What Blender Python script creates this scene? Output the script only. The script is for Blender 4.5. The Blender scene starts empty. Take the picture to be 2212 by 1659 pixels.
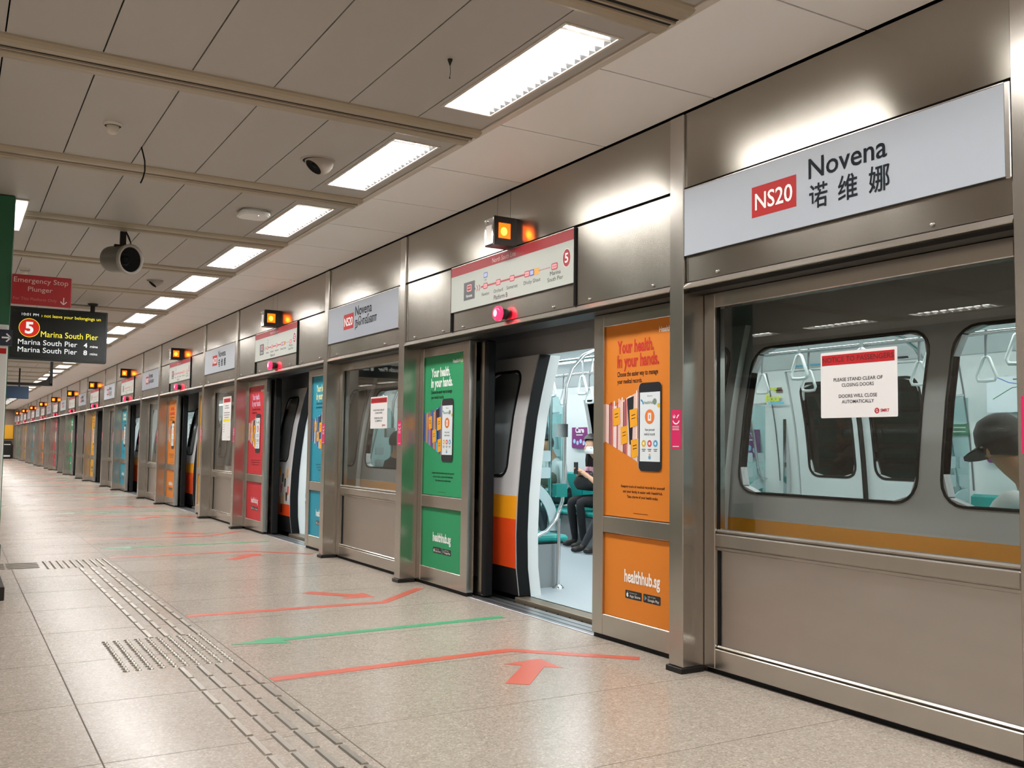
import bpy, bmesh, math, random
from mathutils import Vector, Matrix
random.seed(7)
S = bpy.context.scene
COL = S.collection
# ------------------------------------------------------------------ camera, world, exposure
cam_d = bpy.data.cameras.new('camera'); cam = bpy.data.objects.new('camera', cam_d); COL.objects.link(cam)
cam_d.sensor_width = 36.0; cam_d.lens = 2056.0 / 2212.0 * 36.0; cam_d.clip_start = 0.05; cam_d.clip_end = 300
yv = Vector((-108 - 1106, -(947 - 829.5), -2056)).normalized()
xv = Vector((4600 - 1106, -(1010 - 829.5), -2056)).normalized(); xv = (xv - yv * xv.dot(yv)).normalized()
zv = xv.cross(yv)
M3 = Matrix((xv, yv, zv))
cam.matrix_world = Matrix.Translation((0, 0, 1.2)) @ M3.to_4x4()
S.camera = cam
W = bpy.data.worlds.new('world'); S.world = W; W.use_nodes = True
W.node_tree.nodes['Background'].inputs[0].default_value = (.02, .02, .022, 1); W.node_tree.nodes['Background'].inputs[1].default_value = 1
S.view_settings.view_transform = 'Standard'; S.view_settings.look = 'None'; S.view_settings.gamma = 1
S.view_settings.exposure = -0.1
try:
    S.cycles.use_denoising = True; S.cycles.max_bounces = 7; S.cycles.glossy_bounces = 4; S.cycles.diffuse_bounces = 3; S.cycles.adaptive_threshold = .02
    S.cycles.transparent_max_bounces = 16; S.cycles.caustics_reflective = True; S.cycles.blur_glossy = 1.0; S.cycles.caustics_refractive = False
    S.cycles.sample_clamp_indirect = 6; S.cycles.use_light_tree = True
except Exception: pass
LAMP_W = 31.5        # each ceiling fluorescent fitting
TRAIN_W = 15.5       # per metre of train ceiling light strip pair
# ------------------------------------------------------------------ helpers
def lin(h):
    h = h.lstrip('#'); c = [int(h[i:i + 2], 16) / 255 for i in (0, 2, 4)]
    return tuple((x / 12.92 if x <= .04045 else ((x + .055) / 1.055) ** 2.4) for x in c) + (1,)
MATS = {}
def mat(name, col='#808080', rough=.5, metal=0, emit=0, spec=.5, noise=0, nscale=8, coat=0, aniso=0, stretch=(1, 1, 1), bump=0, ecol=None):
    if name in MATS: return MATS[name]
    m = bpy.data.materials.new(name); m.use_nodes = True; nt = m.node_tree; b = nt.nodes['Principled BSDF']
    c = lin(col); b.inputs['Base Color'].default_value = c; b.inputs['Roughness'].default_value = rough; b.inputs['Metallic'].default_value = metal
    b.inputs['Specular IOR Level'].default_value = spec
    if coat: b.inputs['Coat Weight'].default_value = coat; b.inputs['Coat Roughness'].default_value = .08
    if aniso:
        b.inputs['Anisotropic'].default_value = aniso; b.inputs['Anisotropic Rotation'].default_value = .25
        tg = nt.nodes.new('ShaderNodeTangent'); tg.direction_type = 'RADIAL'; tg.axis = 'Z'; nt.links.new(tg.outputs[0], b.inputs['Tangent'])
    if emit: b.inputs['Emission Color'].default_value = lin(ecol) if ecol else c; b.inputs['Emission Strength'].default_value = emit
    if noise or bump:
        tc = nt.nodes.new('ShaderNodeTexCoord'); mp = nt.nodes.new('ShaderNodeMapping'); mp.inputs['Scale'].default_value = stretch
        nz = nt.nodes.new('ShaderNodeTexNoise'); nz.inputs['Scale'].default_value = nscale; nz.inputs['Detail'].default_value = 4
        nt.links.new(tc.outputs['Object'], mp.inputs['Vector']); nt.links.new(mp.outputs[0], nz.inputs['Vector'])
        if noise:
            mx = nt.nodes.new('ShaderNodeMix'); mx.data_type = 'RGBA'
            mx.inputs[6].default_value = tuple(x * (1 - noise) for x in c[:3]) + (1,); mx.inputs[7].default_value = tuple(min(1, x * (1 + noise)) for x in c[:3]) + (1,)
            nt.links.new(nz.outputs['Fac'], mx.inputs[0]); nt.links.new(mx.outputs[2], b.inputs['Base Color'])
            ma = nt.nodes.new('ShaderNodeMath'); ma.operation = 'MULTIPLY_ADD'; ma.inputs[1].default_value = .06; ma.inputs[2].default_value = rough - .03
            nt.links.new(nz.outputs['Fac'], ma.inputs[0]); nt.links.new(ma.outputs[0], b.inputs['Roughness'])
        if bump:
            bp = nt.nodes.new('ShaderNodeBump'); bp.inputs['Strength'].default_value = bump; bp.inputs['Distance'].default_value = .002
            nt.links.new(nz.outputs['Fac'], bp.inputs['Height']); nt.links.new(bp.outputs[0], b.inputs['Normal'])
    MATS[name] = m; return m
def glass(name, tint, refl=1.0, ior=1.5, rough=.0, haze=0):
    m = bpy.data.materials.new(name); m.use_nodes = True; nt = m.node_tree; nt.nodes.clear()
    o = nt.nodes.new('ShaderNodeOutputMaterial'); mx = nt.nodes.new('ShaderNodeMixShader'); t = nt.nodes.new('ShaderNodeBsdfTransparent'); g = nt.nodes.new('ShaderNodeBsdfGlossy')
    fr = nt.nodes.new('ShaderNodeFresnel'); fr.inputs[0].default_value = ior; t.inputs[0].default_value = lin(tint); g.inputs['Roughness'].default_value = rough
    g.inputs[0].default_value = (refl, refl, refl, 1)
    ge = nt.nodes.new('ShaderNodeNewGeometry'); mi = nt.nodes.new('ShaderNodeMapRange'); mi.inputs[3].default_value = ior; mi.inputs[4].default_value = 1 / ior
    nt.links.new(ge.outputs['Backfacing'], mi.inputs[0]); nt.links.new(mi.outputs[0], fr.inputs[0])
    nt.links.new(fr.outputs[0], mx.inputs[0]); nt.links.new(t.outputs[0], mx.inputs[1]); nt.links.new(g.outputs[0], mx.inputs[2]); nt.links.new(mx.outputs[0], o.inputs[0])
    MATS[name] = m; return m

class MB:
    def __init__(s): s.v = []; s.f = []; s.m = []; s.sm = []; s.mats = []
    def mi(s, m):
        if m not in s.mats: s.mats.append(m)
        return s.mats.index(m)
    def add(s, vs, fs, m, smooth=False):
        b = len(s.v); s.v += [tuple(p) for p in vs]; i = s.mi(m)
        for f in fs: s.f.append(tuple(b + k for k in f)); s.m.append(i); s.sm.append(smooth)
    def box(s, x0, x1, y0, y1, z0, z1, m):
        x0, x1 = sorted((x0, x1)); y0, y1 = sorted((y0, y1)); z0, z1 = sorted((z0, z1))
        s.add([(x0, y0, z0), (x1, y0, z0), (x1, y1, z0), (x0, y1, z0), (x0, y0, z1), (x1, y0, z1), (x1, y1, z1), (x0, y1, z1)],
              [(0, 3, 2, 1), (4, 5, 6, 7), (0, 1, 5, 4), (1, 2, 6, 5), (2, 3, 7, 6), (3, 0, 4, 7)], m)
    def cbox(s, x0, x1, y0, y1, z0, z1, m, c=.004):      # box with chamfered edges
        x0, x1 = sorted((x0, x1)); y0, y1 = sorted((y0, y1)); z0, z1 = sorted((z0, z1))
        bm = bmesh.new(); bmesh.ops.create_cube(bm, size=1)
        for v in bm.verts: v.co = ((x0 + x1) / 2 + v.co.x * (x1 - x0), (y0 + y1) / 2 + v.co.y * (y1 - y0), (z0 + z1) / 2 + v.co.z * (z1 - z0))
        bmesh.ops.bevel(bm, geom=bm.edges[:], offset=c, segments=1, affect='EDGES')
        bm.verts.index_update(); s.add([v.co for v in bm.verts], [[v.index for v in f.verts] for f in bm.faces], m); bm.free()
    def prism(s, pts, axis, a, b, m, smooth=False):     # pts in the two other axes (order x,y,z without axis)
        n = len(pts)
        def P(p, t): q = list(p); q.insert(axis, t); return q
        s.add([P(p, a) for p in pts] + [P(p, b) for p in pts], [tuple(range(n))[::-1], tuple(range(n, 2 * n))], m)
        s.add([P(p, a) for p in pts] + [P(p, b) for p in pts], [(i, (i + 1) % n, n + (i + 1) % n, n + i) for i in range(n)], m, smooth)
    def tube(s, path, r, m, n=10, cap=True, smooth=True):
        path = [Vector(p) for p in path]; rr = r if isinstance(r, (list, tuple)) else [r] * len(path); vs = []; up = None
        for i, p in enumerate(path):
            d = (path[min(i + 1, len(path) - 1)] - path[max(i - 1, 0)]).normalized()
            if up is None: up = d.orthogonal().normalized()
            up = (up - d * up.dot(d)); up = up.normalized() if up.length > 1e-6 else d.orthogonal().normalized()
            q = d.cross(up)
            for k in range(n):
                a = 2 * math.pi * k / n; vs.append(p + (up * math.cos(a) + q * math.sin(a)) * rr[i])
        L = len(path)
        s.add(vs, [(i * n + k, i * n + (k + 1) % n, (i + 1) * n + (k + 1) % n, (i + 1) * n + k) for i in range(L - 1) for k in range(n)], m, smooth)
        if cap: s.add(vs[:n], [tuple(range(n))[::-1]], m); s.add(vs[-n:], [tuple(range(n))], m)
    def lathe(s, prof, c, ax, m, n=20, smooth=True):     # prof: (radius, distance along ax)
        ax = Vector(ax).normalized(); u = ax.orthogonal().normalized(); w = ax.cross(u); c = Vector(c); vs = []
        for r, h in prof:
            for k in range(n):
                a = 2 * math.pi * k / n; vs.append(c + ax * h + (u * math.cos(a) + w * math.sin(a)) * max(r, 1e-5))
        s.add(vs, [(i * n + k, i * n + (k + 1) % n, (i + 1) * n + (k + 1) % n, (i + 1) * n + k) for i in range(len(prof) - 1) for k in range(n)], m, smooth)
    def ball(s, c, r, m, n=12, h=8):
        r = r if isinstance(r, (tuple, list)) else (r, r, r); vs = []; fs = []
        for i in range(h + 1):
            t = math.pi * i / h
            for k in range(n):
                a = 2 * math.pi * k / n; vs.append((c[0] + r[0] * math.sin(t) * math.cos(a), c[1] + r[1] * math.sin(t) * math.sin(a), c[2] + r[2] * math.cos(t)))
        for i in range(h):
            for k in range(n): fs.append((i * n + k, (i + 1) * n + k, (i + 1) * n + (k + 1) % n, i * n + (k + 1) % n))
        s.add(vs, fs, m, True)
    def data(s, name, off=(0, 0, 0)):
        me = bpy.data.meshes.new(name); me.from_pydata([(x - off[0], y - off[1], z - off[2]) for x, y, z in s.v], [], s.f)
        for m in s.mats: me.materials.append(m)
        me.polygons.foreach_set('material_index', s.m); me.polygons.foreach_set('use_smooth', s.sm); me.update(); return me
def wloc(o):
    v = Vector((0, 0, 0))
    while o is not None: v += o.location; o = o.parent
    return v
def props(o, label=None, cat=None, group=None, kind=None):
    if label: o['label'] = label
    if cat: o['category'] = cat
    if group: o['group'] = group
    if kind: o['kind'] = kind
    return o
def thing(name, label, cat, loc=(0, 0, 0), group=None):
    o = bpy.data.objects.new(name, None); COL.objects.link(o); o.location = loc; o.empty_display_size = .1
    return props(o, label, cat, group, 'thing')
def part(name, mb, parent, label=None):                  # mb is in world coordinates
    off = wloc(parent); o = bpy.data.objects.new(name, mb.data(name, off)); COL.objects.link(o); o.parent = parent
    if label: o['label'] = label
    return o
def solo(name, mb, label, cat, loc=(0, 0, 0), group=None, kind='thing'):
    o = bpy.data.objects.new(name, mb.data(name, loc)); COL.objects.link(o); o.location = loc
    return props(o, label, cat, group, kind)
def struct(name, mb):
    o = bpy.data.objects.new(name, mb.data(name)); COL.objects.link(o); o['kind'] = 'structure'; return o
KIDS = {}
def kids(o): return [c for c in COL.objects if c.parent is o]
def dup(o, d, label=None, group=None, tree=None):        # a copy of a thing with copies of its parts and sub-parts
    c = o.copy(); COL.objects.link(c); c.location = o.location + Vector(d)
    if label: c['label'] = label
    if group: c['group'] = group
    if o.name not in KIDS: KIDS[o.name] = [(k, kids(k)) for k in kids(o)]
    for k, sub in KIDS[o.name]:
        kc = k.copy(); COL.objects.link(kc); kc.parent = c
        for g in sub: gc = g.copy(); COL.objects.link(gc); gc.parent = kc
    return c
_txt = {}
def textmesh(s, bold=0.0):
    k = (s, bold)
    if k not in _txt:
        c = bpy.data.curves.new('t', 'FONT'); c.body = s; c.size = 1; c.resolution_u = 3; c.offset = bold
        o = bpy.data.objects.new('t', c); COL.objects.link(o)
        dg = bpy.context.evaluated_depsgraph_get(); ev = o.evaluated_get(dg); me = ev.to_mesh()
        vs = [(v.co.x, v.co.y) for v in me.vertices]; fs = [tuple(p.vertices) for p in me.polygons]
        ev.to_mesh_clear(); bpy.data.objects.remove(o); bpy.data.curves.remove(c); _txt[k] = (vs, fs)
    return _txt[k]
class Print:     # flat print on a vertical or horizontal face: origin, right vector, up vector, outward normal
    def __init__(s, mb, o, r, u, n, step=.0008): s.mb = mb; s.o = Vector(o); s.r = Vector(r); s.u = Vector(u); s.n = Vector(n); s.step = step
    def P(s, a, b, k): return s.o + s.r * a + s.u * b + s.n * (k * s.step)
    def poly(s, pts, m, k=1): s.mb.add([s.P(a, b, k) for a, b in pts], [tuple(range(len(pts)))], m)
    def rect(s, a0, a1, b0, b1, m, k=1): s.poly([(a0, b0), (a1, b0), (a1, b1), (a0, b1)], m, k)
    def circle(s, a, b, r, m, k=1, n=24, ry=None): s.poly([(a + r * math.cos(2 * math.pi * i / n), b + (ry or r) * math.sin(2 * math.pi * i / n)) for i in range(n)], m, k)
    def rrect(s, a0, a1, b0, b1, r, m, k=1, n=5): s.poly(rr(a0, a1, b0, b1, r, n), m, k)
    def ring(s, a, b, r0, r1, m, k=1, n=20, t0=0, t1=6.28319):
        for i in range(n):
            t = [t0 + (t1 - t0) * (i + j) / n for j in (0, 1)]
            s.poly([(a + r0 * math.cos(t[0]), b + r0 * math.sin(t[0])), (a + r1 * math.cos(t[0]), b + r1 * math.sin(t[0])), (a + r1 * math.cos(t[1]), b + r1 * math.sin(t[1])), (a + r0 * math.cos(t[1]), b + r0 * math.sin(t[1]))], m, k)
    def line(s, pts, w, m, k=1):
        for (a, b), (c, d) in zip(pts, pts[1:]):
            L = math.hypot(c - a, d - b) or 1; x, y = -(d - b) / L * w / 2, (c - a) / L * w / 2
            s.poly([(a + x, b + y), (a - x, b - y), (c - x, d - y), (c + x, d + y)], m, k)
    def text(s, t, a, b, h, m, k=2, w=None, align='L', bold=0.0, sx=1.0):   # b: baseline, h: cap height
        vs, fs = textmesh(t, bold)
        if not vs: return
        x0 = min(v[0] for v in vs); x1 = max(v[0] for v in vs); sc = h / .70; fx = sc * sx
        if w: fx = w / max(x1 - x0, 1e-6)
        W_ = (x1 - x0) * fx; a0 = a - (W_ / 2 if align == 'C' else W_ if align == 'R' else 0)
        s.mb.add([s.P(a0 + (x - x0) * fx, b + y * sc, k) for x, y in vs], fs, m)
def rr(a0, a1, b0, b1, r, n=5):
    out = []
    for cx, cy, t in ((a1 - r, b1 - r, 0), (a0 + r, b1 - r, 90), (a0 + r, b0 + r, 180), (a1 - r, b0 + r, 270)):
        for i in range(n + 1):
            th = math.radians(t + 90 * i / n); out.append((cx + r * math.cos(th), cy + r * math.sin(th)))
    return out
def wallprint(mb, x, y, z): return Print(mb, (x, y, z), (0, -1, 0), (0, 0, 1), (-1, 0, 0))     # seen from the platform
ORD = 'first second third fourth fifth sixth seventh eighth ninth tenth eleventh twelfth thirteenth fourteenth fifteenth sixteenth seventeenth eighteenth nineteenth twentieth'.split()
def ordn(i):
    if i < 20: return ORD[i]
    t = {2: 'twenty', 3: 'thirty', 4: 'forty'}[(i + 1) // 10]
    return (t + '-' + ORD[(i + 1) % 10 - 1]) if (i + 1) % 10 else {2: 'twentieth', 3: 'thirtieth', 4: 'fortieth'}[(i + 1) // 10]
# ------------------------------------------------------------------ materials
steel = mat('brushed_steel', '#bdb8b1', .25, 1, noise=.05, nscale=5, stretch=(1, 1, .25))
steel_m = mat('matt_steel', '#b8b2ab', .38, 1, noise=.07, nscale=9, stretch=(1, .3, 1))
steel_h = mat('header_steel', '#a8a39b', .205, 1, noise=.05, nscale=3, stretch=(1, 1.5, .4), bump=.02, aniso=.85)
chrome = mat('chrome', '#d8d8d8', .08, 1)
bolt_m = mat('bolt_metal', '#c8c8c4', .25, 1)
black = mat('black_rubber', '#08090b', .6, spec=.25)
dark = mat('dark_gap', '#0b0a0a', .9)
darkm = mat('dark_metal', '#2c2a28', .45, .6)
white = mat('white_print', '#e9e9e6', .45)
psd_glass = glass('tinted_screen_glass', '#e7e9e7', .95, 1.5)
train_glass = glass('train_window_glass', '#e4e8e6', .9, 1.5)
leaf_refl_m = mat('leaf_window_reflection_grey', '#6d7274', .12, spec=.6)  # opaque grey: base colour stands in for light reflected in the leaf pane
dk_glass = glass('dark_train_glass', '#5e6664', .9, 1.5)
def floor_mat():
    m = bpy.data.materials.new('terrazzo_floor'); m.use_nodes = True; nt = m.node_tree; b = nt.nodes['Principled BSDF']; N = nt.nodes.new; Lk = nt.links.new
    tc = N('ShaderNodeTexCoord')
    def vor(scale, stops, feature='F1'):
        v = N('ShaderNodeTexVoronoi'); v.inputs['Scale'].default_value = scale; Lk(tc.outputs['Object'], v.inputs['Vector']); r = N('ShaderNodeValToRGB'); e = r.color_ramp.elements
        s2 = N('ShaderNodeSeparateColor'); Lk(v.outputs['Color'], s2.inputs[0]); Lk(s2.outputs[0], r.inputs[0])
        e[0].position = stops[0][0]; e[0].color = lin(stops[0][1]); e[1].position = stops[1][0]; e[1].color = lin(stops[1][1])
        for p, c in stops[2:]: x = e.new(p); x.color = lin(c)
        return r
    v1 = vor(140, [(0, '#8b8075'), (.3, '#a79c91'), (.7, '#b2a79c'), (.88, '#beb4a9'), (.97, '#d6c9b8')])
    v2 = vor(55, [(0, '#9b9084'), (1, '#b6aba0')])
    mx = N('ShaderNodeMix'); mx.data_type = 'RGBA'; mx.inputs[0].default_value = .45; Lk(v1.outputs[0], mx.inputs[6]); Lk(v2.outputs[0], mx.inputs[7])
    nz = N('ShaderNodeTexNoise'); nz.inputs['Scale'].default_value = .9; nz.inputs['Detail'].default_value = 3; Lk(tc.outputs['Object'], nz.inputs['Vector'])
    m2 = N('ShaderNodeMix'); m2.data_type = 'RGBA'; m2.blend_type = 'MULTIPLY'; m2.inputs[0].default_value = .35
    r2 = N('ShaderNodeValToRGB'); r2.color_ramp.elements[0].color = lin('#d0c7be'); r2.color_ramp.elements[1].color = lin('#ffffff'); Lk(nz.outputs['Fac'], r2.inputs[0])
    Lk(mx.outputs[2], m2.inputs[6]); Lk(r2.outputs[0], m2.inputs[7]); Lk(m2.outputs[2], b.inputs['Base Color'])
    ma = N('ShaderNodeMath'); ma.operation = 'MULTIPLY_ADD'; ma.inputs[1].default_value = .16; ma.inputs[2].default_value = .15; Lk(nz.outputs['Fac'], ma.inputs[0]); Lk(ma.outputs[0], b.inputs['Roughness'])
    b.inputs['Specular IOR Level'].default_value = .38
    return m
floor_m = floor_mat()
joint_m = mat('floor_joint', '#55483d', .6)
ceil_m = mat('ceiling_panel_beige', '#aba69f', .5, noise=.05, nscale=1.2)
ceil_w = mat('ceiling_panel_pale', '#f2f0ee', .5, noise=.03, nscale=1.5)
beam_m = mat('beam_tan', '#a0937d', .38, noise=.06, nscale=3)
trimw = mat('lamp_trim_cream', '#c9bfb2', .35)
lamp_em = mat('lamp_tube_glow', '#ffffff', .4, emit=25, ecol='#fffaf2')
louv = mat('louvre_white_metal', '#dcdcd8', .3, .5); fin_m = mat('louvre_fin_white', '#eeeeec', .4); saw_shade_m = mat('louvre_side_shade', '#77787a', .35, .3)
train_w = mat('train_white', '#c9c9cb', .32, noise=.03, nscale=2)
train_y = mat('train_yellow', '#f2a11c', .35); train_o = mat('train_orange_red', '#e04a1c', .35); train_k = mat('train_black', '#141214', .5)
int_w = mat('train_interior_white', '#e0e5e5', .4, noise=.02, nscale=2)
int_floor = mat('train_floor_vinyl', '#a9b5ba', .42, noise=.06, nscale=40)
seat_m = mat('seat_teal', '#159a94', .35)
int_light = mat('train_light_strip', '#ffffff', .4, emit=7, ecol='#f1fbff')
grey_p = mat('grey_plastic', '#8e9496', .45)
screen_t = glass('draught_screen_glass', '#dff0f0', .8, 1.45)
screen_f = mat('frosted_panel', '#b9cfd3', .3)
pink = mat('sticker_pink', '#c81e5b', .4)
red_s = mat('badge_red', '#a41b1b', .5, spec=.2)
# ------------------------------------------------------------------ setting
P = 5.71; Y0, Y1 = -8.0, 67.0; NB = 11; ZC = 3.06
XF = 3.43                                  # header face
mb = MB(); mb.box(-5.1, 3.78, Y0, Y1, -.35, 0, floor_m)
for x in (.543, 1.448): mb.box(x - .003, x + .003, Y0, Y1, 0, .0006, joint_m)
for x in (-.362, -1.267, -2.17, -3.08, -3.98): mb.box(x - .002, x + .002, Y0, Y1, 0, .0006, joint_m)
y = 2.985 - .905 * 12
while y < Y1:
    if y > Y0: mb.box(-5.1, 3.56, y - .0012, y + .0012, 0, .0005, joint_m)
    y += .905
struct('floor', mb)
mb = MB(); mb.box(3.78, 7.9, Y0, Y1, -1.35, -1.2, dark); mb.box(7.7, 7.9, Y0, Y1, -1.2, 3.7, darkm); mb.box(3.64, 7.9, Y0, Y1, 3.55, 3.7, darkm); mb.box(3.70, 3.78, Y0, Y1, -1.2, -.36, darkm)
struct('wall_tunnel', mb)
# ceiling: panels between cross beams, pale strip along the screen wall, recessed lamp strips
BEAM0, BP, BW = 4.85, 1.875, .29
FIELDS = [(BEAM0 + BP * k - BP + BW, BEAM0 + BP * k) for k in range(-6, 34)]
FIELDS = [(max(a, Y0), min(b, Y1)) for a, b in FIELDS if b > Y0 + .3 and a < Y1 - .3]
g = .0035
mb = MB(); mb.box(-5.1, 3.64, Y0, Y1, 3.21, 3.26, dark)
xs = [-3.912] + [.137 + .415 * j for j in range(-9, 6)]
def lampstrip(x0, x1, lx0, lx1, a, b):
    l0, l1 = lamp_y(a, b)
    mb.box(x0 + g, lx0, a, b, ZC, ZC + .015, ceil_m); mb.box(lx1, x1 - g, a, b, ZC, ZC + .015, ceil_m)
    mb.box(lx0, lx1, a, l0, ZC, ZC + .015, ceil_m); mb.box(lx0, lx1, l1, b, ZC, ZC + .015, ceil_m)
def lamp_y(a, b): c = b - BP + BW + .14 + .605; return c - .605, c + .605
for a, b in FIELDS:
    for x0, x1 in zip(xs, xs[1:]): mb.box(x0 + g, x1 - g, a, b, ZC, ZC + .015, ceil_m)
    lampstrip(2.212, 2.62, 2.255, 2.55, a, b); lampstrip(-4.32, -3.912, -4.25, -3.955, a, b)
y = 2.757 - .98 * 11
while y < Y1:
    a, b = max(y, Y0), min(y + .98, Y1)
    if b - a > .1:
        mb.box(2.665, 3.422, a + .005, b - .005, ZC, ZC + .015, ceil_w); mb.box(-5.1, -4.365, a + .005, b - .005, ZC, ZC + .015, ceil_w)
    y += .98
struct('ceiling', mb)
# cross beams with the double slot of an air diffuser
def beam_profile(w):
    h = [(0, ZC + .004), (.004, ZC - .008), (.018, ZC - .020), (.045, ZC - .027), (.085, ZC - .027), (.104, ZC - .022), (.108, ZC - .014)]
    fin = [(.136, ZC - .014), (.138, ZC - .024), (.152, ZC - .024), (.154, ZC - .014)]
    return h + fin + [(w - y, z) for y, z in h[::-1]]
k = 0
for i, (a, b) in enumerate(FIELDS):
    if b + BW > Y1: continue
    mb = MB(); pr = [(b + p, z) for p, z in beam_profile(BW)]; n = len(pr)
    x0, x1 = -4.36, 2.632
    mb.add([(x0, p, z) for p, z in pr] + [(x1, p, z) for p, z in pr], [(q, q + 1, n + q + 1, n + q) for q in range(n - 1)], beam_m)
    mb.box(x0, x1, b + .1085, b + .1355, ZC - .0155, ZC - .006, dark); mb.box(x0, x1, b + .1545, b + .1815, ZC - .0155, ZC - .006, dark)
    mb.add([(x1, p, z) for p, z in pr], [tuple(range(n))], beam_m)
    struct('trim_%d' % (10 + i), mb)
mb = MB()
for x0, x1 in ((2.62, 2.665), (-4.365, -4.32)):
    mb.cbox(x0, x1, Y0, Y1, ZC - .012, ZC + .02, trimw, .004)
struct('trim_1', mb)
# fascia above the screen doors, header core, lip, ceiling shadow gap
A0, B0 = 2.04, 4.03                           # post centres of the first two posts
posts = [A0 + P * j for j in range(0, 12)] + [B0 + P * j for j in range(0, 12)]
posts = sorted(p for p in posts if p < Y1 + .1)
mb = MB()
ys = [1.98] + posts + [Y1]
for a, b in zip(posts, posts[1:] + [Y1]):
    if b - a < .3: continue
    a2, b2 = a + .0575, min(b - .0575, Y1)
    cut = [a2, b2]; mb.box(XF + .024, 3.64, a2 + .001, b2 - .001, 2.08, 3.05, darkm)
    if b - a > 3: c = a + 1.855 + .0; cut = [a2, c + .0, c + .19, b2]
    for p, q in zip(cut, cut[1:]): mb.box(XF, XF + .02, p + .002, q - .002, 2.632, 3.047, steel_h)
struct('wall_right', mb)
mb = MB()
for a, b in zip(posts, posts[1:] + [Y1]):
    if b - a < .3: continue
    mb.prism([(XF + .03, 2.066), (XF - .016, 2.066), (XF - .018, 2.07), (XF - .002, 2.099), (XF + .03, 2.099)], 1, a + .058, b - .058, steel)
    mb.box(XF + .03, 3.66, a + .058, b - .058, 2.05, 2.08, darkm)
struct('trim_2', mb)
mb = MB(); mb.box(XF, 3.72, Y0, 1.97, 0, 3.047, steel_m); struct('wall_right_near', mb)
mb = MB(); mb.box(-5.25, -5.1, Y0, Y1, 0, 3.2, mat('left_wall_panel', '#8d8378', .35, .3, noise=.05, nscale=1)); struct('wall_left', mb)
mb = MB(); mb.box(-5.25, 3.72, Y1, Y1 + .15, 0, 3.2, mat('end_wall_stone', '#7d6c60', .5, noise=.12, nscale=4)); struct('wall_far', mb)
mb = MB(); mb.box(-5.25, 3.72, Y0 - .15, Y0, 0, 3.2, mat('back_wall_paint', '#b3a899', .5, noise=.04, nscale=2)); struct('wall_back', mb)
# ------------------------------------------------------------------ ceiling lamps
def make_lamp(cx, a, b, label, group):
    l0, l1 = lamp_y(a, b); yc = (l0 + l1) / 2; x0, x1 = cx - .1475, cx + .1475
    t = thing('ceiling_light', label, 'light', (cx, yc, ZC), group)
    m = MB()
    for q in ((x0 - .012, x0 + .004, l0 - .012, l1 + .012), (x1 - .004, x1 + .012, l0 - .012, l1 + .012), (x0, x1, l0 - .012, l0 + .004), (x0, x1, l1 - .004, l1 + .012)): m.box(*q, ZC - .004, ZC + .002, trimw)
    part('rim', m, t)
    m = MB(); m.box(x0, x1, l0, l1, 3.145, 3.15, white); m.box(x0, x0 + .003, l0, l1, ZC, 3.145, louv); m.box(x1 - .003, x1, l0, l1, ZC, 3.145, louv); m.box(x0, x1, l0, l0 + .003, ZC, 3.145, louv); m.box(x0, x1, l1 - .003, l1, ZC, 3.145, louv)
    part('reflector', m, t)
    m = MB()
    for q in range(10):
        y = l0 + .061 + q * .121; m.prism([(y - .007, ZC + .009), (y + .007, ZC + .009), (y, ZC + .001)], 0, x0 + .004, x1 - .004, fin_m)
    for x, e in ((x0 + .004, .026), (x1 - .004, -.026)):
        for q in range(10): y = l0 + q * .121; m.add([(x, y, ZC + .001), (x, y + .121, ZC + .001), (x + e * 1.5, y + .0605, ZC + .030)], [(0, 1, 2)], saw_shade_m)  # grey triangles paint the shaded parts of the side reflectors
    part('louvre', m, t)
    for dx in (-.06, .06): m = MB(); m.tube([(cx + dx, l0 + .02, 3.095), (cx + dx, l1 - .02, 3.095)], .010, lamp_em, 8); part('tube', m, t)
    return t
def area(name, loc, sx, sy, power, parent, col=(1, .99, .975)):
    L = bpy.data.lights.new(name, 'AREA'); L.shape = 'RECTANGLE'; L.size = sx; L.size_y = sy; L.energy = power; L.color = col
    o = bpy.data.objects.new(name, L); COL.objects.link(o); o.parent = parent; o.location = Vector(loc) - wloc(parent); return o
first = None; n = 0; nl = 0
for a, b in FIELDS:
    c = sum(lamp_y(a, b)) / 2
    if c > Y1 - .7 or c < Y0 + .7: continue
    for cx in (2.4025, -4.1025):
        near = cx > 0
        if near:
            if c < 3: lab = 'recessed louvred ceiling light above the screen doors, behind the viewpoint'; gr = 'ceiling lights behind the viewpoint'
            else: lab = 'recessed louvred ceiling light, %s in the row above the screen doors from the front' % ordn(n); gr = 'ceiling lights in a row above the screen doors'; n += 1
        else: lab = 'recessed louvred ceiling light in the far row across the platform'; gr = 'ceiling lights across the platform'
        if first is None: first = make_lamp(cx, a, b, lab, gr); fc = (cx, c); t = first
        else: t = dup(first, (cx - fc[0], c - fc[1], 0), lab, gr)
        area('lamp_light', (cx, c, 3.094), .27, 1.16, LAMP_W * (1 if near else 1.6), t)
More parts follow.
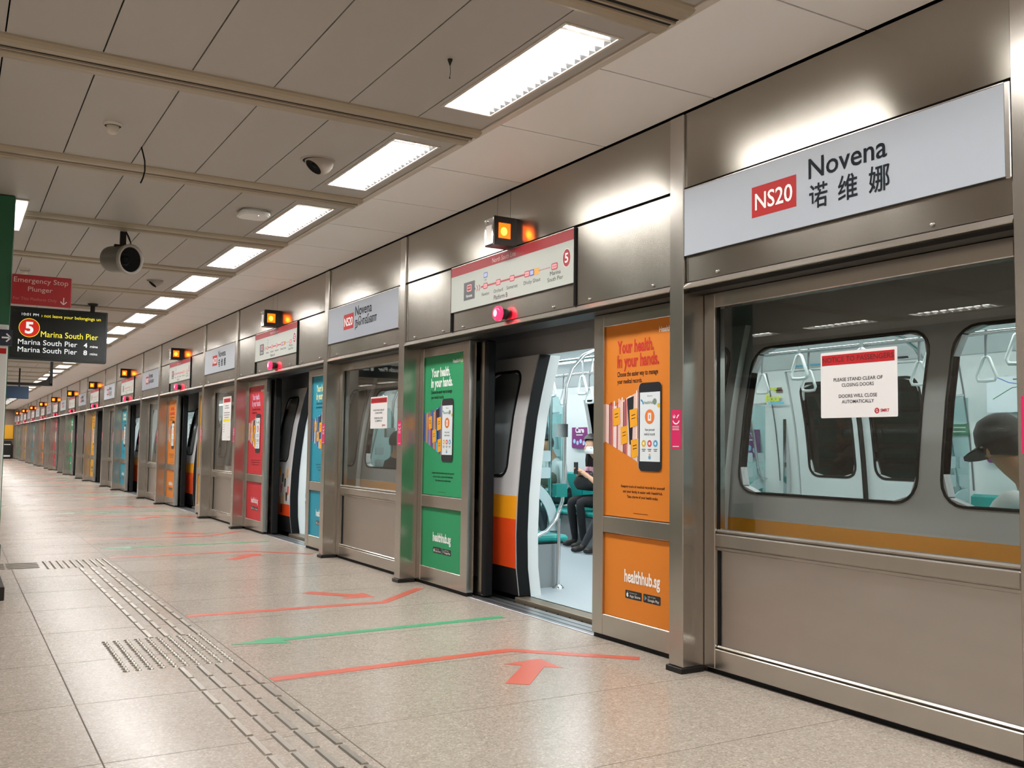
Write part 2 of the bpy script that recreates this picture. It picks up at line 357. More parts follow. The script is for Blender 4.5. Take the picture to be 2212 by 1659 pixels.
# ------------------------------------------------------------------ screen wall: posts
def make_post():
    c = A0; t = thing('steel_post', 'x', 'post', (3.51, c, 0))
    m = MB(); m.cbox(3.415, 3.62, c - .0575, c + .0575, .03, 3.045, steel, .004); part('shaft', m, t)
    m = MB(); m.cbox(3.40, 3.56, c - .066, c + .066, 0, .03, darkm, .003); part('base_shoe', m, t)
    m = MB(); m.prism(rr(c - .04, c + .04, 1.195, 1.41, .008, 3), 0, 3.4138, 3.415, pink); p = wallprint(m, 3.4138, c + .04, 1.195)
    p.circle(.026, .178, .010, white, 1, 14); p.circle(.026, .182, .005, pink, 2, 10); p.line([(.048, .168), (.058, .182), (.066, .186)], .007, white); p.ring(.042, .165, .024, .031, white, 1, 14, math.pi * 1.12, math.pi * 1.88)
    for q in range(3): p.rect(.012, .066, .104 + q * .009, .107 + q * .009, white)
    p.rect(.014, .066, .012, .016, white)
    part('sticker', m, t, 'pink smiley sticker')
    return t
BAY = [('orange', 'green'), ('teal', 'red'), ('yellow', 'orange'), ('green', 'teal'), ('red', 'yellow'), ('teal', 'green'), ('yellow', 'red'), ('green', 'orange'), ('red', 'teal'), ('orange', 'yellow'), ('teal', 'green')]
def bayname(i): return ['green and orange doorway', 'red and teal doorway', 'orange and yellow doorway'][i] if i < 3 else '%s doorway from the front' % ordn(i)
def winname(j):
    return ['large front window', 'window under the Tamil name', 'window with the long notice'][j] if j < 3 else '%s window from the front' % ordn(j)
post0 = make_post()
for j in range(12):
    for base, nm in ((A0, 'A'), (B0, 'B')):
        yy = base + P * j
        if yy > Y1: continue
        if nm == 'A': lab = 'steel post at the right end of the %s' % winname(j)
        else: lab = 'steel post at the left end of the %s' % winname(j)
        if j == 0 and nm == 'A': post0['label'] = lab; post0['group'] = 'steel posts of the screen wall'
        else: dup(post0, (0, yy - A0, 0), lab, 'steel posts of the screen wall')
# ------------------------------------------------------------------ fixed window panels
def make_window():
    t = thing('fixed_screen_window', 'x', 'window panel', (3.6, 3.035, 0)); a, b = 2.10, 3.97
    m = MB()
    for p, q in ((a, a + .085), (b - .085, b)): m.cbox(3.562, 3.64, p, q, .03, 2.05, steel, .004)
    m.cbox(3.562, 3.64, a + .085, b - .085, 1.968, 2.05, steel, .004)
    m.cbox(3.562, 3.64, a + .085, b - .085, .675, .745, steel, .006); m.cbox(3.572, 3.63, a + .085, b - .085, .745, .768, steel, .008); m.cbox(3.575, 3.63, a + .085, b - .085, .655, .675, steel, .004)
    m.cbox(3.562, 3.64, a + .085, b - .085, .03, .135, steel, .004); m.cbox(3.572, 3.63, a + .085, b - .085, .135, .153, steel, .008)
    part('frame', m, t)
    m = MB(); m.box(3.594, 3.60, a + .08, b - .08, .765, 1.97, psd_glass); part('glass_pane', m, t)
    m = MB(); m.box(3.598, 3.606, a + .08, b - .08, .15, .66, steel_m); part('lower_panel', m, t)
    m = MB()
    for p, q in ((a + .085, a + .095), (b - .095, b - .085)): m = MB(); m.box(3.585, 3.594, p, q, .768, 1.968, black); part('gasket', m, t); m = MB(); m.box(3.59, 3.598, p, q, .153, .655, black); part('gasket', m, t)
    m = MB(); m.box(3.59, 3.63, a, b, 0, .03, black); part('plinth', m, t)
    return t
win0 = make_window(); WINL = 'fixed glass window over a steel panel, '
for j in range(12):
    lab = WINL + ['under the Chinese station name beside the orange poster', 'under the Tamil station name beside the green poster', 'with a long notice sheet beside the red poster'][j] if j < 3 else WINL + '%s from the front' % ordn(j)
    if j == 0: win0['label'] = lab; win0['group'] = 'fixed windows of the screen wall'
    else: dup(win0, (0, P * j, 0), lab, 'fixed windows of the screen wall')
# notices stuck to the glass
ntx = mat('notice_black', '#26262a', .5); paper = mat('notice_paper', '#e0dedd', .5, spec=.2); nred = mat('notice_red', '#b3161c', .4); ndark = mat('notice_heading', '#5a1014', .5)
def make_notice(y0, w, z0, h, x=3.592):
    m = MB(); m.prism(rr(y0 - w, y0, z0, z0 + h, .006, 2), 0, x - .0015, x, paper); p = wallprint(m, x - .0015, y0, z0)
    p.rect(.02 * w, .97 * w, .80 * h, .955 * h, nred)
    p.text('NOTICE TO PASSENGERS', .03 * w, .845 * h, .075 * h, ndark, 2, .93 * w, bold=.012)
    for tx, b, ww in (('PLEASE STAND CLEAR OF', .55, .64), ('CLOSING DOORS', .465, .42), ('DOORS WILL CLOSE', .30, .5), ('AUTOMATICALLY', .215, .42)): p.text(tx, .5 * w, b * h, .05 * h, ntx, 1, ww * w, 'C', bold=.014)
    p.text('SMRT', .79 * w, .075 * h, .042 * h, nred, 1, .11 * w, bold=.03); p.ring(.745 * w, .092 * h, .018 * w, .030 * w, nred, 1, 14); p.line([(.715 * w, .08 * h), (.775 * w, .105 * h)], .008 * w, nred)
    return m
solo('notice_sheet', make_notice(3.178, .43, 1.352, .312), 'white notice with red heading stuck on the large front window', 'notice', (3.592, 2.963, 1.352), 'notice sheets stuck on the glass')
solo('notice_sheet', make_notice(8.868, .42, 1.352, .312), 'white notice with red heading on the window under the Tamil station name', 'notice', (3.592, 8.66, 1.352), 'notice sheets stuck on the glass')
m = MB(); yq = 14.85; zq = 1.225; m.prism(rr(yq - .5, yq, zq, zq + .665, .006, 2), 0, 3.5905, 3.592, paper); p = wallprint(m, 3.5905, yq, zq)
p.rect(.05, .45, .575, .635, nred); p.text('NOTICE', .25, .592, .026, ndark, 2, .2, 'C'); p.rect(.05, .45, .285, .325, mat('highlight_yellow', '#e8d81c', .5))
for q, ww in enumerate((.2, .26, 0, .36, .34, .28)):
    if ww: p.rect(.25 - ww / 2, .25 + ww / 2, .52 - q * .035, .528 - q * .035, ntx)
for q in range(4): p.rect(.06, .14, .235 - q * .035, .241 - q * .035, ntx)
p.text('SMRT', .38, .04, .018, nred, 1, .08)
solo('notice_sheet', m, 'tall white notice with a yellow highlighted line beside the red poster', 'notice', (3.592, yq - .25, zq), 'notice sheets stuck on the glass')
# ------------------------------------------------------------------ side panels with posters
TH = {'orange': ('#d27c28', '#c03426', '#3a1606', '#f4f0e8'), 'green': ('#2a9160', '#f2f6f2', '#08140e', '#f2f6f2'), 'red': ('#c22e38', '#e2b4d0', '#5a0c14', '#f4d8dc'),
      'teal': ('#1f8fa8', '#f2f0b0', '#08283a', '#eaf6f6'), 'yellow': ('#e0a428', '#7a3e0c', '#4a2a06', '#f6f0e0')}
ph_blk = mat('phone_black', '#1d1f26', .3); ph_w = mat('phone_screen_white', '#dfe8ec', .35); ph_edge = mat('phone_silver', '#b9b6b8', .3)
note_y = mat('sticky_note_yellow', '#e8a51e', .5); hubg = mat('hub_green', '#3f9a3c', .4)
def poster_parts(col):
    bg, hd, tx, lo = [mat('poster_%s_%d' % (col, i), c, .45, spec=.25) for i, c in enumerate(TH[col])]
    icons = [mat('icon_%d' % i, c, .4) for i, c in enumerate(('#d8b83c', '#cf5258', '#4f9fcc', '#e07a3a'))]
    spine = [mat('spine_%d' % i, c, .5) for i, c in enumerate({'green': ('#2a5fb0', '#d83a68', '#5fb8d8', '#b8274c', '#c8a06a', '#8a6a48'), 'teal': ('#2a4f8a', '#7fc0d8', '#d8e4ec', '#1f6f9a', '#324a78', '#a8c8dc')}.get(col, ('#e8c8c0', '#b84858', '#f0e0dc', '#c86a5c', '#8a2840', '#f2d8c8')))] if False else None
    cs = {'green': ('#2a5fb0', '#d83a68', '#5fb8d8', '#b8274c', '#c8a06a', '#8a6a48'), 'teal': ('#2a4f8a', '#7fc0d8', '#d8e4ec', '#1f6f9a', '#324a78', '#a8c8dc')}.get(col, ('#e8c8c0', '#b84858', '#f0e0dc', '#c86a5c', '#8a2840', '#f2d8c8'))
    spine = [mat('spine' + c, c, .5) for c in cs]
    out = []
    # upper poster: local u from the poster's left edge, z absolute
    w = .75; m = MB(); m.box(3.593, 3.597, -w, 0, .772, 1.965, bg); p = wallprint(m, 3.593, 0, 0)
    p.text('Your health.', .12, 1.787, .075, hd, 2, .36, bold=.034); p.text('In your hands.', .12, 1.698, .075, hd, 2, .41, bold=.034)
    p.text('Choose the easier way to manage', .12, 1.640, .030, tx, 1, .40, bold=.024); p.text('your medical records.', .12, 1.596, .028, tx, 1, .25, bold=.024)
    p.text('Health', .53, 1.885, .032, lo, 2, .105, bold=.02); p.circle(.685, 1.9, .036, hubg, 1, 20, .036); p.text('Hub', .642, 1.885, .032, lo, 2, .07, bold=.02)
    # stack of files fanning out behind the phone
    p.poly([(0, 1.475), (.10, 1.455), (.20, 1.50), (.355, 1.545), (.355, 1.10), (.20, 1.165), (.10, 1.20), (0, 1.235)], spine[0], 1)
    rnd = random.Random(5)
    for q in range(22):
        u = .004 + q * .0162; tp = 1.45 + .09 * u / .355 + rnd.uniform(-.02, .02); bt = 1.235 - .13 * u / .355
        p.poly([(u, bt), (u + .0125, bt - .004), (u + .0125, tp + .004), (u, tp)], spine[(q * 5 + q // 3) % 6], 2)
    p.poly([(.225, 1.50), (.29, 1.515), (.275, 1.21), (.25, 1.22)], ph_blk, 3)
    for (u, b, a) in ((.085, 1.33, .07), (.165, 1.215, .07), (.255, 1.32, .075), (.27, 1.135, .075)): p.poly([(u, b), (u + a, b + .015), (u + a * .92, b + .12), (u - .006, b + .11)], note_y, 4); p.line([(u + .015, b + .075), (u + a * .7, b + .082)], .004, tx, 5); p.line([(u + .015, b + .055), (u + a * .7, b + .062)], .004, tx, 5)
    p.rrect(.338, .552, 1.062, 1.588, .032, ph_edge, 6); p.rrect(.344, .558, 1.06, 1.59, .032, ph_blk, 7); p.rect(.356, .546, 1.118, 1.532, ph_w, 8)
    p.text('Welcome to', .45, 1.505, .010, ntx, 9, .05, 'C'); p.text('HealthHub', .44, 1.462, .018, mat('grey_green_print', '#7a9080', .5), 9, .09, 'C', bold=.02); p.circle(.497, 1.474, .019, mat('grey_green_print'), 9, 16)
    p.ring(.362, 1.46, .02, .032, icons[2], 9, 10, 0, 1.5); p.circle(.535, 1.45, .014, icons[0], 9, 14)
    p.circle(.45, 1.385, .044, icons[3] if col != 'red' else icons[1], 9, 24); p.rrect(.434, .466, 1.36, 1.408, .006, white, 10); p.rect(.446, .454, 1.372, 1.396, icons[3], 11)
    p.text('View personal', .45, 1.30, .016, ntx, 9, .09, 'C'); p.text('medical records', .45, 1.274, .016, ntx, 9, .10, 'C')
    for q, u in enumerate((.395, .45, .505)):
        p.circle(u, 1.225, .021, icons[q], 9, 16); p.circle(u, 1.225, .009, white, 10, 10); p.rect(u - .018, u + .018, 1.188, 1.192, ntx, 9); p.rect(u - .013, u + .013, 1.178, 1.182, ntx, 9)
    p.circle(.45, 1.142, .012, icons[2], 9, 12); p.circle(.452, 1.157, .009, mat('print_skin', '#d8a888', .5), 10, 10)
    for q, (tq, ww) in enumerate((('Keeping track of medical records for yourself', .42), ('and your family is easier with HealthHub.', .38), ('Take charge of your health today.', .30))): p.text(tq, .375, .955 - q * .031, .016, tx, 1, ww, 'C', bold=.02)
    p.rect(.29, .43, .80, .803, tx)
    out.append(('upper', m))
    m = MB(); m.box(3.593, 3.597, -w, 0, .155, .66, bg); p = wallprint(m, 3.593, 0, 0)
    p.text('healthhub.sg', .375, .385, .072, lo if col != 'yellow' else tx, 2, .34, 'C', bold=.03)
    bl = mat('badge_black', '#1a1a1c', .3)
    for q, (a, t1, t2) in enumerate(((.215, 'Download on the', 'App Store'), (.39, 'GET IT ON', 'Google Play'))):
        p.rrect(a, a + .16, .285, .335, .006, bl, 1); p.text(t1, a + .042, .318, .007, white, 2, .07); p.text(t2, a + .042, .296, .015, white, 2, .105, bold=.01)
        if q == 0: p.circle(a + .022, .307, .011, white, 2, 14, .013); p.circle(a + .035, .309, .006, bl, 3, 10); p.poly([(a + .021, .322), (a + .028, .330), (a + .024, .321)], white, 2)
        else: p.poly([(a + .012, .295), (a + .012, .325), (a + .036, .31)], icons[2], 2); p.poly([(a + .012, .295), (a + .024, .31), (a + .036, .31)], icons[1], 3); p.poly([(a + .012, .325), (a + .022, .31), (a + .012, .31)], hubg, 3)
    out.append(('lower', m))
    return out
PD = {}
for c in TH:
    (n1, m1), (n2, m2) = poster_parts(c); PD[c] = (m1.data('poster'), m2.data('poster'))
def panel_frame(a, b, pa, pb):
    m = MB()
    m.cbox(3.572, 3.64, pb, b, .03, 2.05, steel, .004); m.cbox(3.572, 3.64, a, pa, .03, 2.05, steel, .004)
    m.cbox(3.574, 3.64, pa, pb, 1.965, 2.048, steel, .004); m.cbox(3.574, 3.64, pa, pb, .665, .768, steel, .005); m.cbox(3.574, 3.64, pa, pb, .03, .158, steel, .004)
    m.box(3.60, 3.63, pa, pb, .15, 1.97, darkm); m.box(3.59, 3.63, a, b, 0, .03, black)
    return m
FR = {'right': panel_frame(4.09, 5.03, 4.172, 4.922), 'left': panel_frame(6.75, 7.69, 6.86, 7.61)}
FD = {k: v.data('frame', (3.6, {'right': 4.56, 'left': 7.22}[k], 0)) for k, v in FR.items()}
for i in range(NB):
    for side, col in zip(('right', 'left'), BAY[i]):
        yc = {'right': 4.56, 'left': 7.22}[side] + P * i; pl = {'right': 4.922, 'left': 7.61}[side] + P * i
        lab = ('side panel with %s poster at the %s' if True else '') % (col, bayname(i)) if i >= 3 else 'steel framed side panel with %s health poster, %s' % (col, {(0, 'right'): 'largest, by the front window', (0, 'left'): 'beside the open front train door', (1, 'right'): 'beside the window under the Tamil name', (1, 'left'): 'at the second doorway', (2, 'right'): 'narrow sliver at the third doorway', (2, 'left'): 'at the third doorway'}[(i, side)])
        t = thing('screen_side_panel', lab, 'door panel', (3.6, yc, 0), 'poster side panels beside the doorways')
        o = bpy.data.objects.new('frame', FD[side]); COL.objects.link(o); o.parent = t
        for k in (0, 1):
            o = bpy.data.objects.new('poster', PD[col][k]); COL.objects.link(o); o.parent = t; o.location = (-3.6, pl - yc, 0); o['label'] = '%s health poster' % col if k == 0 else '%s poster foot with web address' % col
# sliding leaf drawn back behind the left side panel: its black rubber edge shows
def make_leaf():
    t = thing('sliding_screen_door', 'x', 'sliding door', (3.70, 7.1, 0))
    m = MB(); m.cbox(3.665, 3.725, 6.66, 6.74, .02, 2.04, steel, .004); m.cbox(3.665, 3.725, 7.55, 7.63, .02, 2.04, steel, .004); m.box(3.67, 3.72, 6.74, 7.55, 1.93, 2.04, steel); m.box(3.67, 3.72, 6.74, 7.55, .02, .16, steel); m.box(3.67, 3.72, 6.74, 7.55, .66, .77, steel); part('frame', m, t)
    m = MB(); m.box(3.69, 3.70, 6.74, 7.55, .16, .66, steel_m); part('lower_panel', m, t)
    m = MB(); m.box(3.69, 3.70, 6.74, 7.55, .77, 1.93, dk_glass); part('glass_pane', m, t)
    m = MB(); m.cbox(3.655, 3.735, 6.60, 6.66, .02, 2.04, black, .012); part('rubber_edge', m, t, 'black rubber edge')
    return t
leaf0 = make_leaf()
for i in range(NB):
    lab = 'sliding screen door drawn back, black rubber edge showing, beside the %s poster' % BAY[i][1] if i < 3 else 'sliding screen door drawn back with black rubber edge at the %s' % bayname(i)
    if i == 0: leaf0['label'] = lab; leaf0['group'] = 'sliding screen doors drawn back'
    else: dup(leaf0, (0, P * i, 0), lab, 'sliding screen doors drawn back')
# door thresholds
def make_sill():
    m = MB(); m.cbox(3.585, 3.775, 5.03, 6.75, 0, .006, mat('threshold_metal', '#b9bcc0', .3, .9, noise=.08, nscale=20, stretch=(1, .1, 1)), .002)
    for x in (3.63, 3.70): m.box(x, x + .012, 5.03, 6.75, .006, .0065, darkm)
    return m
sd = make_sill().data('door_threshold', (3.68, 5.89, 0))
for i in range(NB):
    o = bpy.data.objects.new('door_threshold', sd); COL.objects.link(o); o.location = (3.68, 5.89 + P * i, 0)
    props(o, 'silver metal threshold strip on the floor at the %s' % bayname(i), 'threshold', 'door thresholds', 'thing')
# ------------------------------------------------------------------ header covers and signs
def cover(y0, y1, bolts):
    m = MB(); m.cbox(XF + .002, XF + .02, y0 + .004, y1 - .004, 2.104, 2.618, steel_h, .003)
    return m
def make_cover(y0, y1, bolts, label):
    t = thing('header_cover', label, 'cover panel', (XF + .01, (y0 + y1) / 2, 2.104), 'header cover panels'); part('plate', cover(y0, y1, bolts), t)
    for b in bolts: m = MB(); m.lathe([(.0, -.012), (.006, -.011), (.010, -.006), (.010, .003)], (XF + .002, b, 2.128), (1, 0, 0), bolt_m, 10); part('bolt', m, t)
    return t
CV = [(4.09, 5.042, (4.25, 4.88), 'plain header cover right of the line map %s'), (5.042, 6.795, (5.3, 6.6), 'header cover behind the line map %s'), (6.795, 7.69, (6.95, 7.5), 'plain header cover left of the line map %s')]
bays = lambda i: 'at the %s' % bayname(i)
cov0 = []
for y0, y1, bl, lab in CV:
    c0 = make_cover(y0, y1, bl, lab % bays(0)); cov0.append(c0)
    for i in range(1, NB): dup(c0, (0, P * i, 0), lab % bays(i))
m = MB(); m.box(XF + .0, XF + .0022, 7.47, 7.57, 2.13, 2.17, steel)
c0 = make_cover(2.098, 3.972, (2.45, 3.72), 'steel header cover behind the nearest Chinese station name')
for j in range(1, 12): dup(c0, (0, P * j, 0), 'steel header cover behind the %s station name from the front' % ordn(j))
sgn = {'zh': mat('sign_light_grey', '#a2a8b0', .4, spec=.3), 'ta': mat('sign_mid_grey', '#8b9099', .4, spec=.3)}
ink = mat('sign_ink', '#0c141d', .6, spec=.15)
def make_sign(lang):
    t = thing('station_name_sign', 'x', 'sign', (XF, 3.035, 2.25))
    m = MB(); m.box(XF - .012, XF + .001, 2.125, 3.968, 2.249, 2.612, sgn[lang]); part('panel', m, t)
    m = MB(); m.cbox(XF - .015, XF + .001, 2.100, 2.124, 2.240, 2.616, steel, .003); m.box(XF - .014, XF + .001, 2.124, 3.968, 2.613, 2.617, steel); m.box(XF - .0125, XF + .001, 2.124, 3.968, 2.246, 2.249, darkm); part('frame', m, t)
    m = MB(); p = wallprint(m, XF - .012, 3.968, 2.249)
    if lang == 'zh': bx, by, bw, tu, tw, tb, th = .512, .106, .292, .88, .435, .218, .096
    else: bx, by, bw, tu, tw, tb, th = .46, .106, .275, .78, .43, .220, .096
    p.rect(bx, bx + bw, by, by + .155, red_s); part('line_badge', m, t, 'red line code badge')
    m = MB(); p = wallprint(m, XF - .012, 3.968, 2.249)
    p.text('NS20', bx + bw / 2, by + .036, .083, white, 3, bw * .84, 'C', bold=.012); part('code_lettering', m, t, 'white line code lettering')
    m = MB(); p = wallprint(m, XF - .012, 3.968, 2.249)
    p.text('Novena', tu, tb, th, ink, 2, tw, bold=.01)
    if lang == 'zh':
        for q, ch in enumerate('诺维娜'): p.text(ch, tu + .003 + q * .168, .082, .088, ink, 2, .108, bold=.012)
    else: p.text('நொவீனா', tu, .115, .075, ink, 2, .56, bold=.012)
    part('lettering', m, t); return t
s_zh = make_sign('zh'); s_ta = make_sign('ta')
for j in range(12):
    src = s_zh if j % 2 == 0 else s_ta; nm = ('Chinese', 'Tamil')[j % 2]
    lab = ['large light grey station name sign with Chinese characters over the front window', 'grey station name sign with Tamil lettering left of the first line map', 'grey station name sign with Chinese characters above the long notice'][j] if j < 3 else 'grey station name sign with %s lettering, %s from the front' % (nm, ordn(j))
    if j < 2: src['label'] = lab; src['group'] = 'station name signs'; src.location.y += P * j
    else: dup(src, (0, P * (j - j % 2), 0), lab, 'station name signs')
mapbg = mat('map_white', '#b4b9b2', .4, spec=.3); mapred = mat('map_red', '#9c3038', .45, spec=.3); mapnode = mat('map_node_pink', '#e6a6a8', .4); mapink = mat('map_ink', '#35373b', .5, spec=.2)
mapline = mat('map_line_red', '#a8414a', .45); mapdk = mat('map_station_dark', '#4a4b50', .4)
def make_map():
    t = thing('line_map_sign', 'x', 'sign', (XF, 5.92, 2.25)); y0 = 6.79; w = 1.745
    m = MB(); m.box(XF - .012, XF + .001, 5.045, y0, 2.256, 2.612, mapbg); part('panel', m, t)
    m = MB(); m.box(XF - .0123, XF + .0, 5.045, y0, 2.2535, 2.256, darkm); m.box(XF - .013, XF + .001, 5.045, y0, 2.612, 2.6175, steel); m.box(XF - .012, XF + .002, y0, y0 + .008, 2.104, 2.617, dark); m.box(XF - .012, XF + .002, 5.036, 5.045, 2.104, 2.617, dark); part('frame', m, t)
    m = MB(); p = wallprint(m, XF - .012, y0, 2.256)
    p.rect(0, w, .284, .356, mapred); part('title_band', m, t, 'red title band')
    m = MB(); p = wallprint(m, XF - .012, y0, 2.256)
    p.text('North South Line', .84, .30, .036, mat('band_text', '#e2b0b0', .5), 2, .34, 'C')
    p.poly([(.22, .07), (.40, .07), (.40, .13), (.415, .142), (.40, .155), (.40, .21), (.22, .21)], mapdk, 1)
    p.rrect(.272, .348, .135, .188, .012, mapnode, 2); p.rrect(.28, .34, .143, .18, .008, mapred, 3); p.text('NS20', .31, .155, .014, white, 4, .045, 'C'); p.text('Novena', .31, .09, .024, white, 2, .10, 'C')
    for q in (0, .035): p.line([(.43 + q, .118), (.45 + q, .142), (.43 + q, .166)], .009, mapline, 1)
    p.line([(.50, .142), (1.27, .142)], .013, mapline, 1)
    for q in range(9): u = 1.305 + q * .019; p.rect(u, u + .009, .138, .146, mapline, 1)
    def node(u, c, tx, b=.142, wd=.068): p.rrect(u - wd / 2, u + wd / 2, b - .022, b + .022, .01, c, 2); p.rrect(u - wd / 2 + .007, u + wd / 2 - .007, b - .015, b + .015, .007, mapnode, 3); p.text(tx, u, b - .007, .013, mapred, 4, wd * .62, 'C')
    blu = mat('map_blue', '#5a62a0', .4); org = mat('map_orange', '#d89a30', .4)
    for u, cd, nm, ww in ((.57, 'NS21', 'Newton', .115), (.765, 'NS22', 'Orchard', .135), (.965, 'NS23', 'Somerset', .155)): node(u, mapline, cd); p.text(nm, u, .070, .026, mapink, 1, ww, 'C')
    p.rrect(.54, .60, .205, .245, .008, blu, 2); p.rrect(.546, .594, .211, .239, .006, mat('map_lilac', '#b0b4d8', .4), 3); p.text('DT', .57, .182, .012, mapink, 1, .03, 'C')
    node(1.17, mapline, 'NS24'); p.rrect(1.205, 1.262, .12, .164, .004, blu, 2); p.rrect(1.212, 1.255, .128, .156, .004, mat('map_lilac'), 3); p.rrect(1.264, 1.325, .12, .164, .008, org, 2); p.text('Dhoby Ghaut', 1.235, .070, .026, mapink, 1, .22, 'C')
    node(1.52, mapline, 'NS28', .142, .074); p.text('Marina', 1.53, .085, .028, mapink, 1, .13, 'C'); p.text('South Pier', 1.53, .045, .028, mapink, 1, .19, 'C')
    p.circle(1.665, .175, .048, white, 1, 24, .062); p.circle(1.665, .175, .044, mapred, 2, 24, .058); p.text('5', 1.665, .145, .062, white, 3, .04, 'C', bold=.02)
    p.text('Platform B', .80, .018, .034, mapink, 1, .20, 'C', bold=.005)
    part('lettering', m, t); return t
map0 = make_map()
for i in range(NB):
    lab = 'white line map sign with red band above the %s' % bayname(i)
    if i == 0: map0['label'] = lab; map0['group'] = 'line map signs above the doorways'
    else: dup(map0, (0, P * i, 0), lab, 'line map signs above the doorways')
# amber beacons and red door lamps
amber = mat('amber_lens_glow', '#ff6a08', .2, emit=2.6, ecol='#ff5c08'); amber_hot = mat('amber_bulb_glow', '#ffb040', .2, emit=8, ecol='#ff9a28'); redl = mat('red_lens_glow', '#ff1838', .2, emit=3.2, ecol='#ff2346'); redh = mat('red_lens_core', '#ff8aa0', .2, emit=5, ecol='#ff7088')
box_m = mat('beacon_housing', '#3a3432', .25, .7)
def make_beacon():
    y0, y1, x0, x1, z0, z1 = 5.79, 5.93, 3.245, 3.43, 2.62, 2.825
    t = thing('amber_beacon', 'x', 'warning light', (3.34, 5.86, z0)); m = MB()
    m.cbox(x0, x1, y0 + .012, y1, z0, z1, box_m, .006)
    for q in ((x0, x1, z0, z0 + .05), (x0, x1, z1 - .045, z1), (x0, x0 + .035, z0 + .05, z1 - .045), (x1 - .05, x1, z0 + .05, z1 - .045)): m.box(q[0], q[1], y0, y0 + .012, q[2], q[3], box_m)
    part('housing', m, t)
    m = MB(); m.cbox(x0 - .004, x0, y0 + .01, y1 - .006, z0 + .008, z1 - .008, chrome, .002); m.box(x0 - .0045, x0 - .004, y0 + .03, y1 - .03, z0 + .03, z1 - .06, steel_m); part('cover_plate', m, t)
    m = MB(); m.lathe([(0, -.014), (.010, -.013), (.013, 0)], (x0 - .004, y1 - .03, z1 - .025), (1, 0, 0), bolt_m, 10); part('bolt', m, t)
    m = MB(); m.box(x0 + .035, x1 - .05, y0 + .004, y0 + .009, z0 + .05, z1 - .045, amber); m.ball(((x0 + x1) / 2 - .012, y0 + .002, z0 + .10), (.026, .004, .03), amber_hot); part('lens', m, t)
    return t
def make_redlamp():
    t = thing('red_door_lamp', 'x', 'warning light', (XF, 5.95, 2.16)); m = MB()
    m.lathe([(.040, .0018), (.040, -.040), (.034, -.042)], (XF, 5.95, 2.155), (1, 0, 0), darkm, 20); part('base', m, t)
    m = MB(); m.lathe([(.046, -.036), (.053, -.040), (.054, -.062), (.046, -.074), (.024, -.079), (0, -.080)], (XF, 5.95, 2.155), (1, 0, 0), redl, 24)
    m.lathe([(.026, -.0785), (.018, -.0815), (0, -.082)], (XF, 5.95, 2.155), (1, 0, 0), redh, 16); part('lens', m, t)
    return t
be0, rl0 = make_beacon(), make_redlamp()
for i in range(NB):
    l1 = 'lit amber warning beacon above the line map of the %s' % bayname(i); l2 = 'round glowing red lamp below the line map of the %s' % bayname(i)
    if i == 0: be0['label'] = l1; be0['group'] = 'amber beacons'; rl0['label'] = l2; rl0['group'] = 'red door lamps'
    else: dup(be0, (0, P * i, 0), l1, 'amber beacons'); dup(rl0, (0, P * i, 0), l2, 'red door lamps')
# ------------------------------------------------------------------ train
TC = 5.64; DH = .76                            # train door centre in the first bay, half width of the opening
PROF = [(-.4, 3.97), (-.1, 3.90), (.0, 3.855), (.25, 3.822), (.52, 3.815), (.82, 3.825), (1.15, 3.855), (1.43, 3.893), (1.7, 3.95), (1.93, 4.01), (2.1, 4.07), (2.3, 4.18), (2.5, 4.36), (2.7, 4.7)]
def px(z):
    for (z0, x0), (z1, x1) in zip(PROF, PROF[1:]):
        if z <= z1: t = (z - z0) / (z1 - z0); t = max(0, t); return x0 + (x1 - x0) * t
    return PROF[-1][1]
CX = 5.43
def sx(z, off, far=False): x = px(z) + off; return 2 * CX - x if far else x
def stripe(z): return train_k if z < .25 else train_o if z < .63 else train_y if z < .81 else train_w
ZG = [-.4, -.1, .03, .14, .25, .4, .52, .63, .72, .81, .96, 1.1, 1.25, 1.43, 1.6, 1.78, 1.85, 1.93, 2.1, 2.3, 2.5, 2.7]
def skin(m, yb, hole, off, thick, far, colf, zg=ZG):       # curved wall with holes: outer skin, inner skin, reveals
    O = lambda y, z: (sx(z, off, far), y, z); I = lambda y, z: (sx(z, off + thick, far), y, z)
    ny, nz = len(yb) - 1, len(zg) - 1
    solid = [[not hole((yb[i] + yb[i + 1]) / 2, (zg[j] + zg[j + 1]) / 2) for j in range(nz)] for i in range(ny)]
    for i in range(ny):
        for j in range(nz):
            if not solid[i][j]: continue
            a, b, c, d = yb[i], yb[i + 1], zg[j], zg[j + 1]; cm = colf((a + b) / 2, (c + d) / 2)
            m.add([O(a, c), O(b, c), O(b, d), O(a, d)], [(0, 1, 2, 3)], cm); m.add([I(a, c), I(b, c), I(b, d), I(a, d)], [(0, 1, 2, 3)], int_w)
            for di, dj, e in ((-1, 0, ((a, c), (a, d))), (1, 0, ((b, c), (b, d))), (0, -1, ((a, c), (b, c))), (0, 1, ((a, d), (b, d)))):
                ii, jj = i + di, j + dj
                if 0 <= ii < ny and 0 <= jj < nz and solid[ii][jj]: continue
                (p, q), (r, t) = e; m.add([O(p, q), O(r, t), I(r, t), I(p, q)], [(0, 1, 2, 3)], int_w)
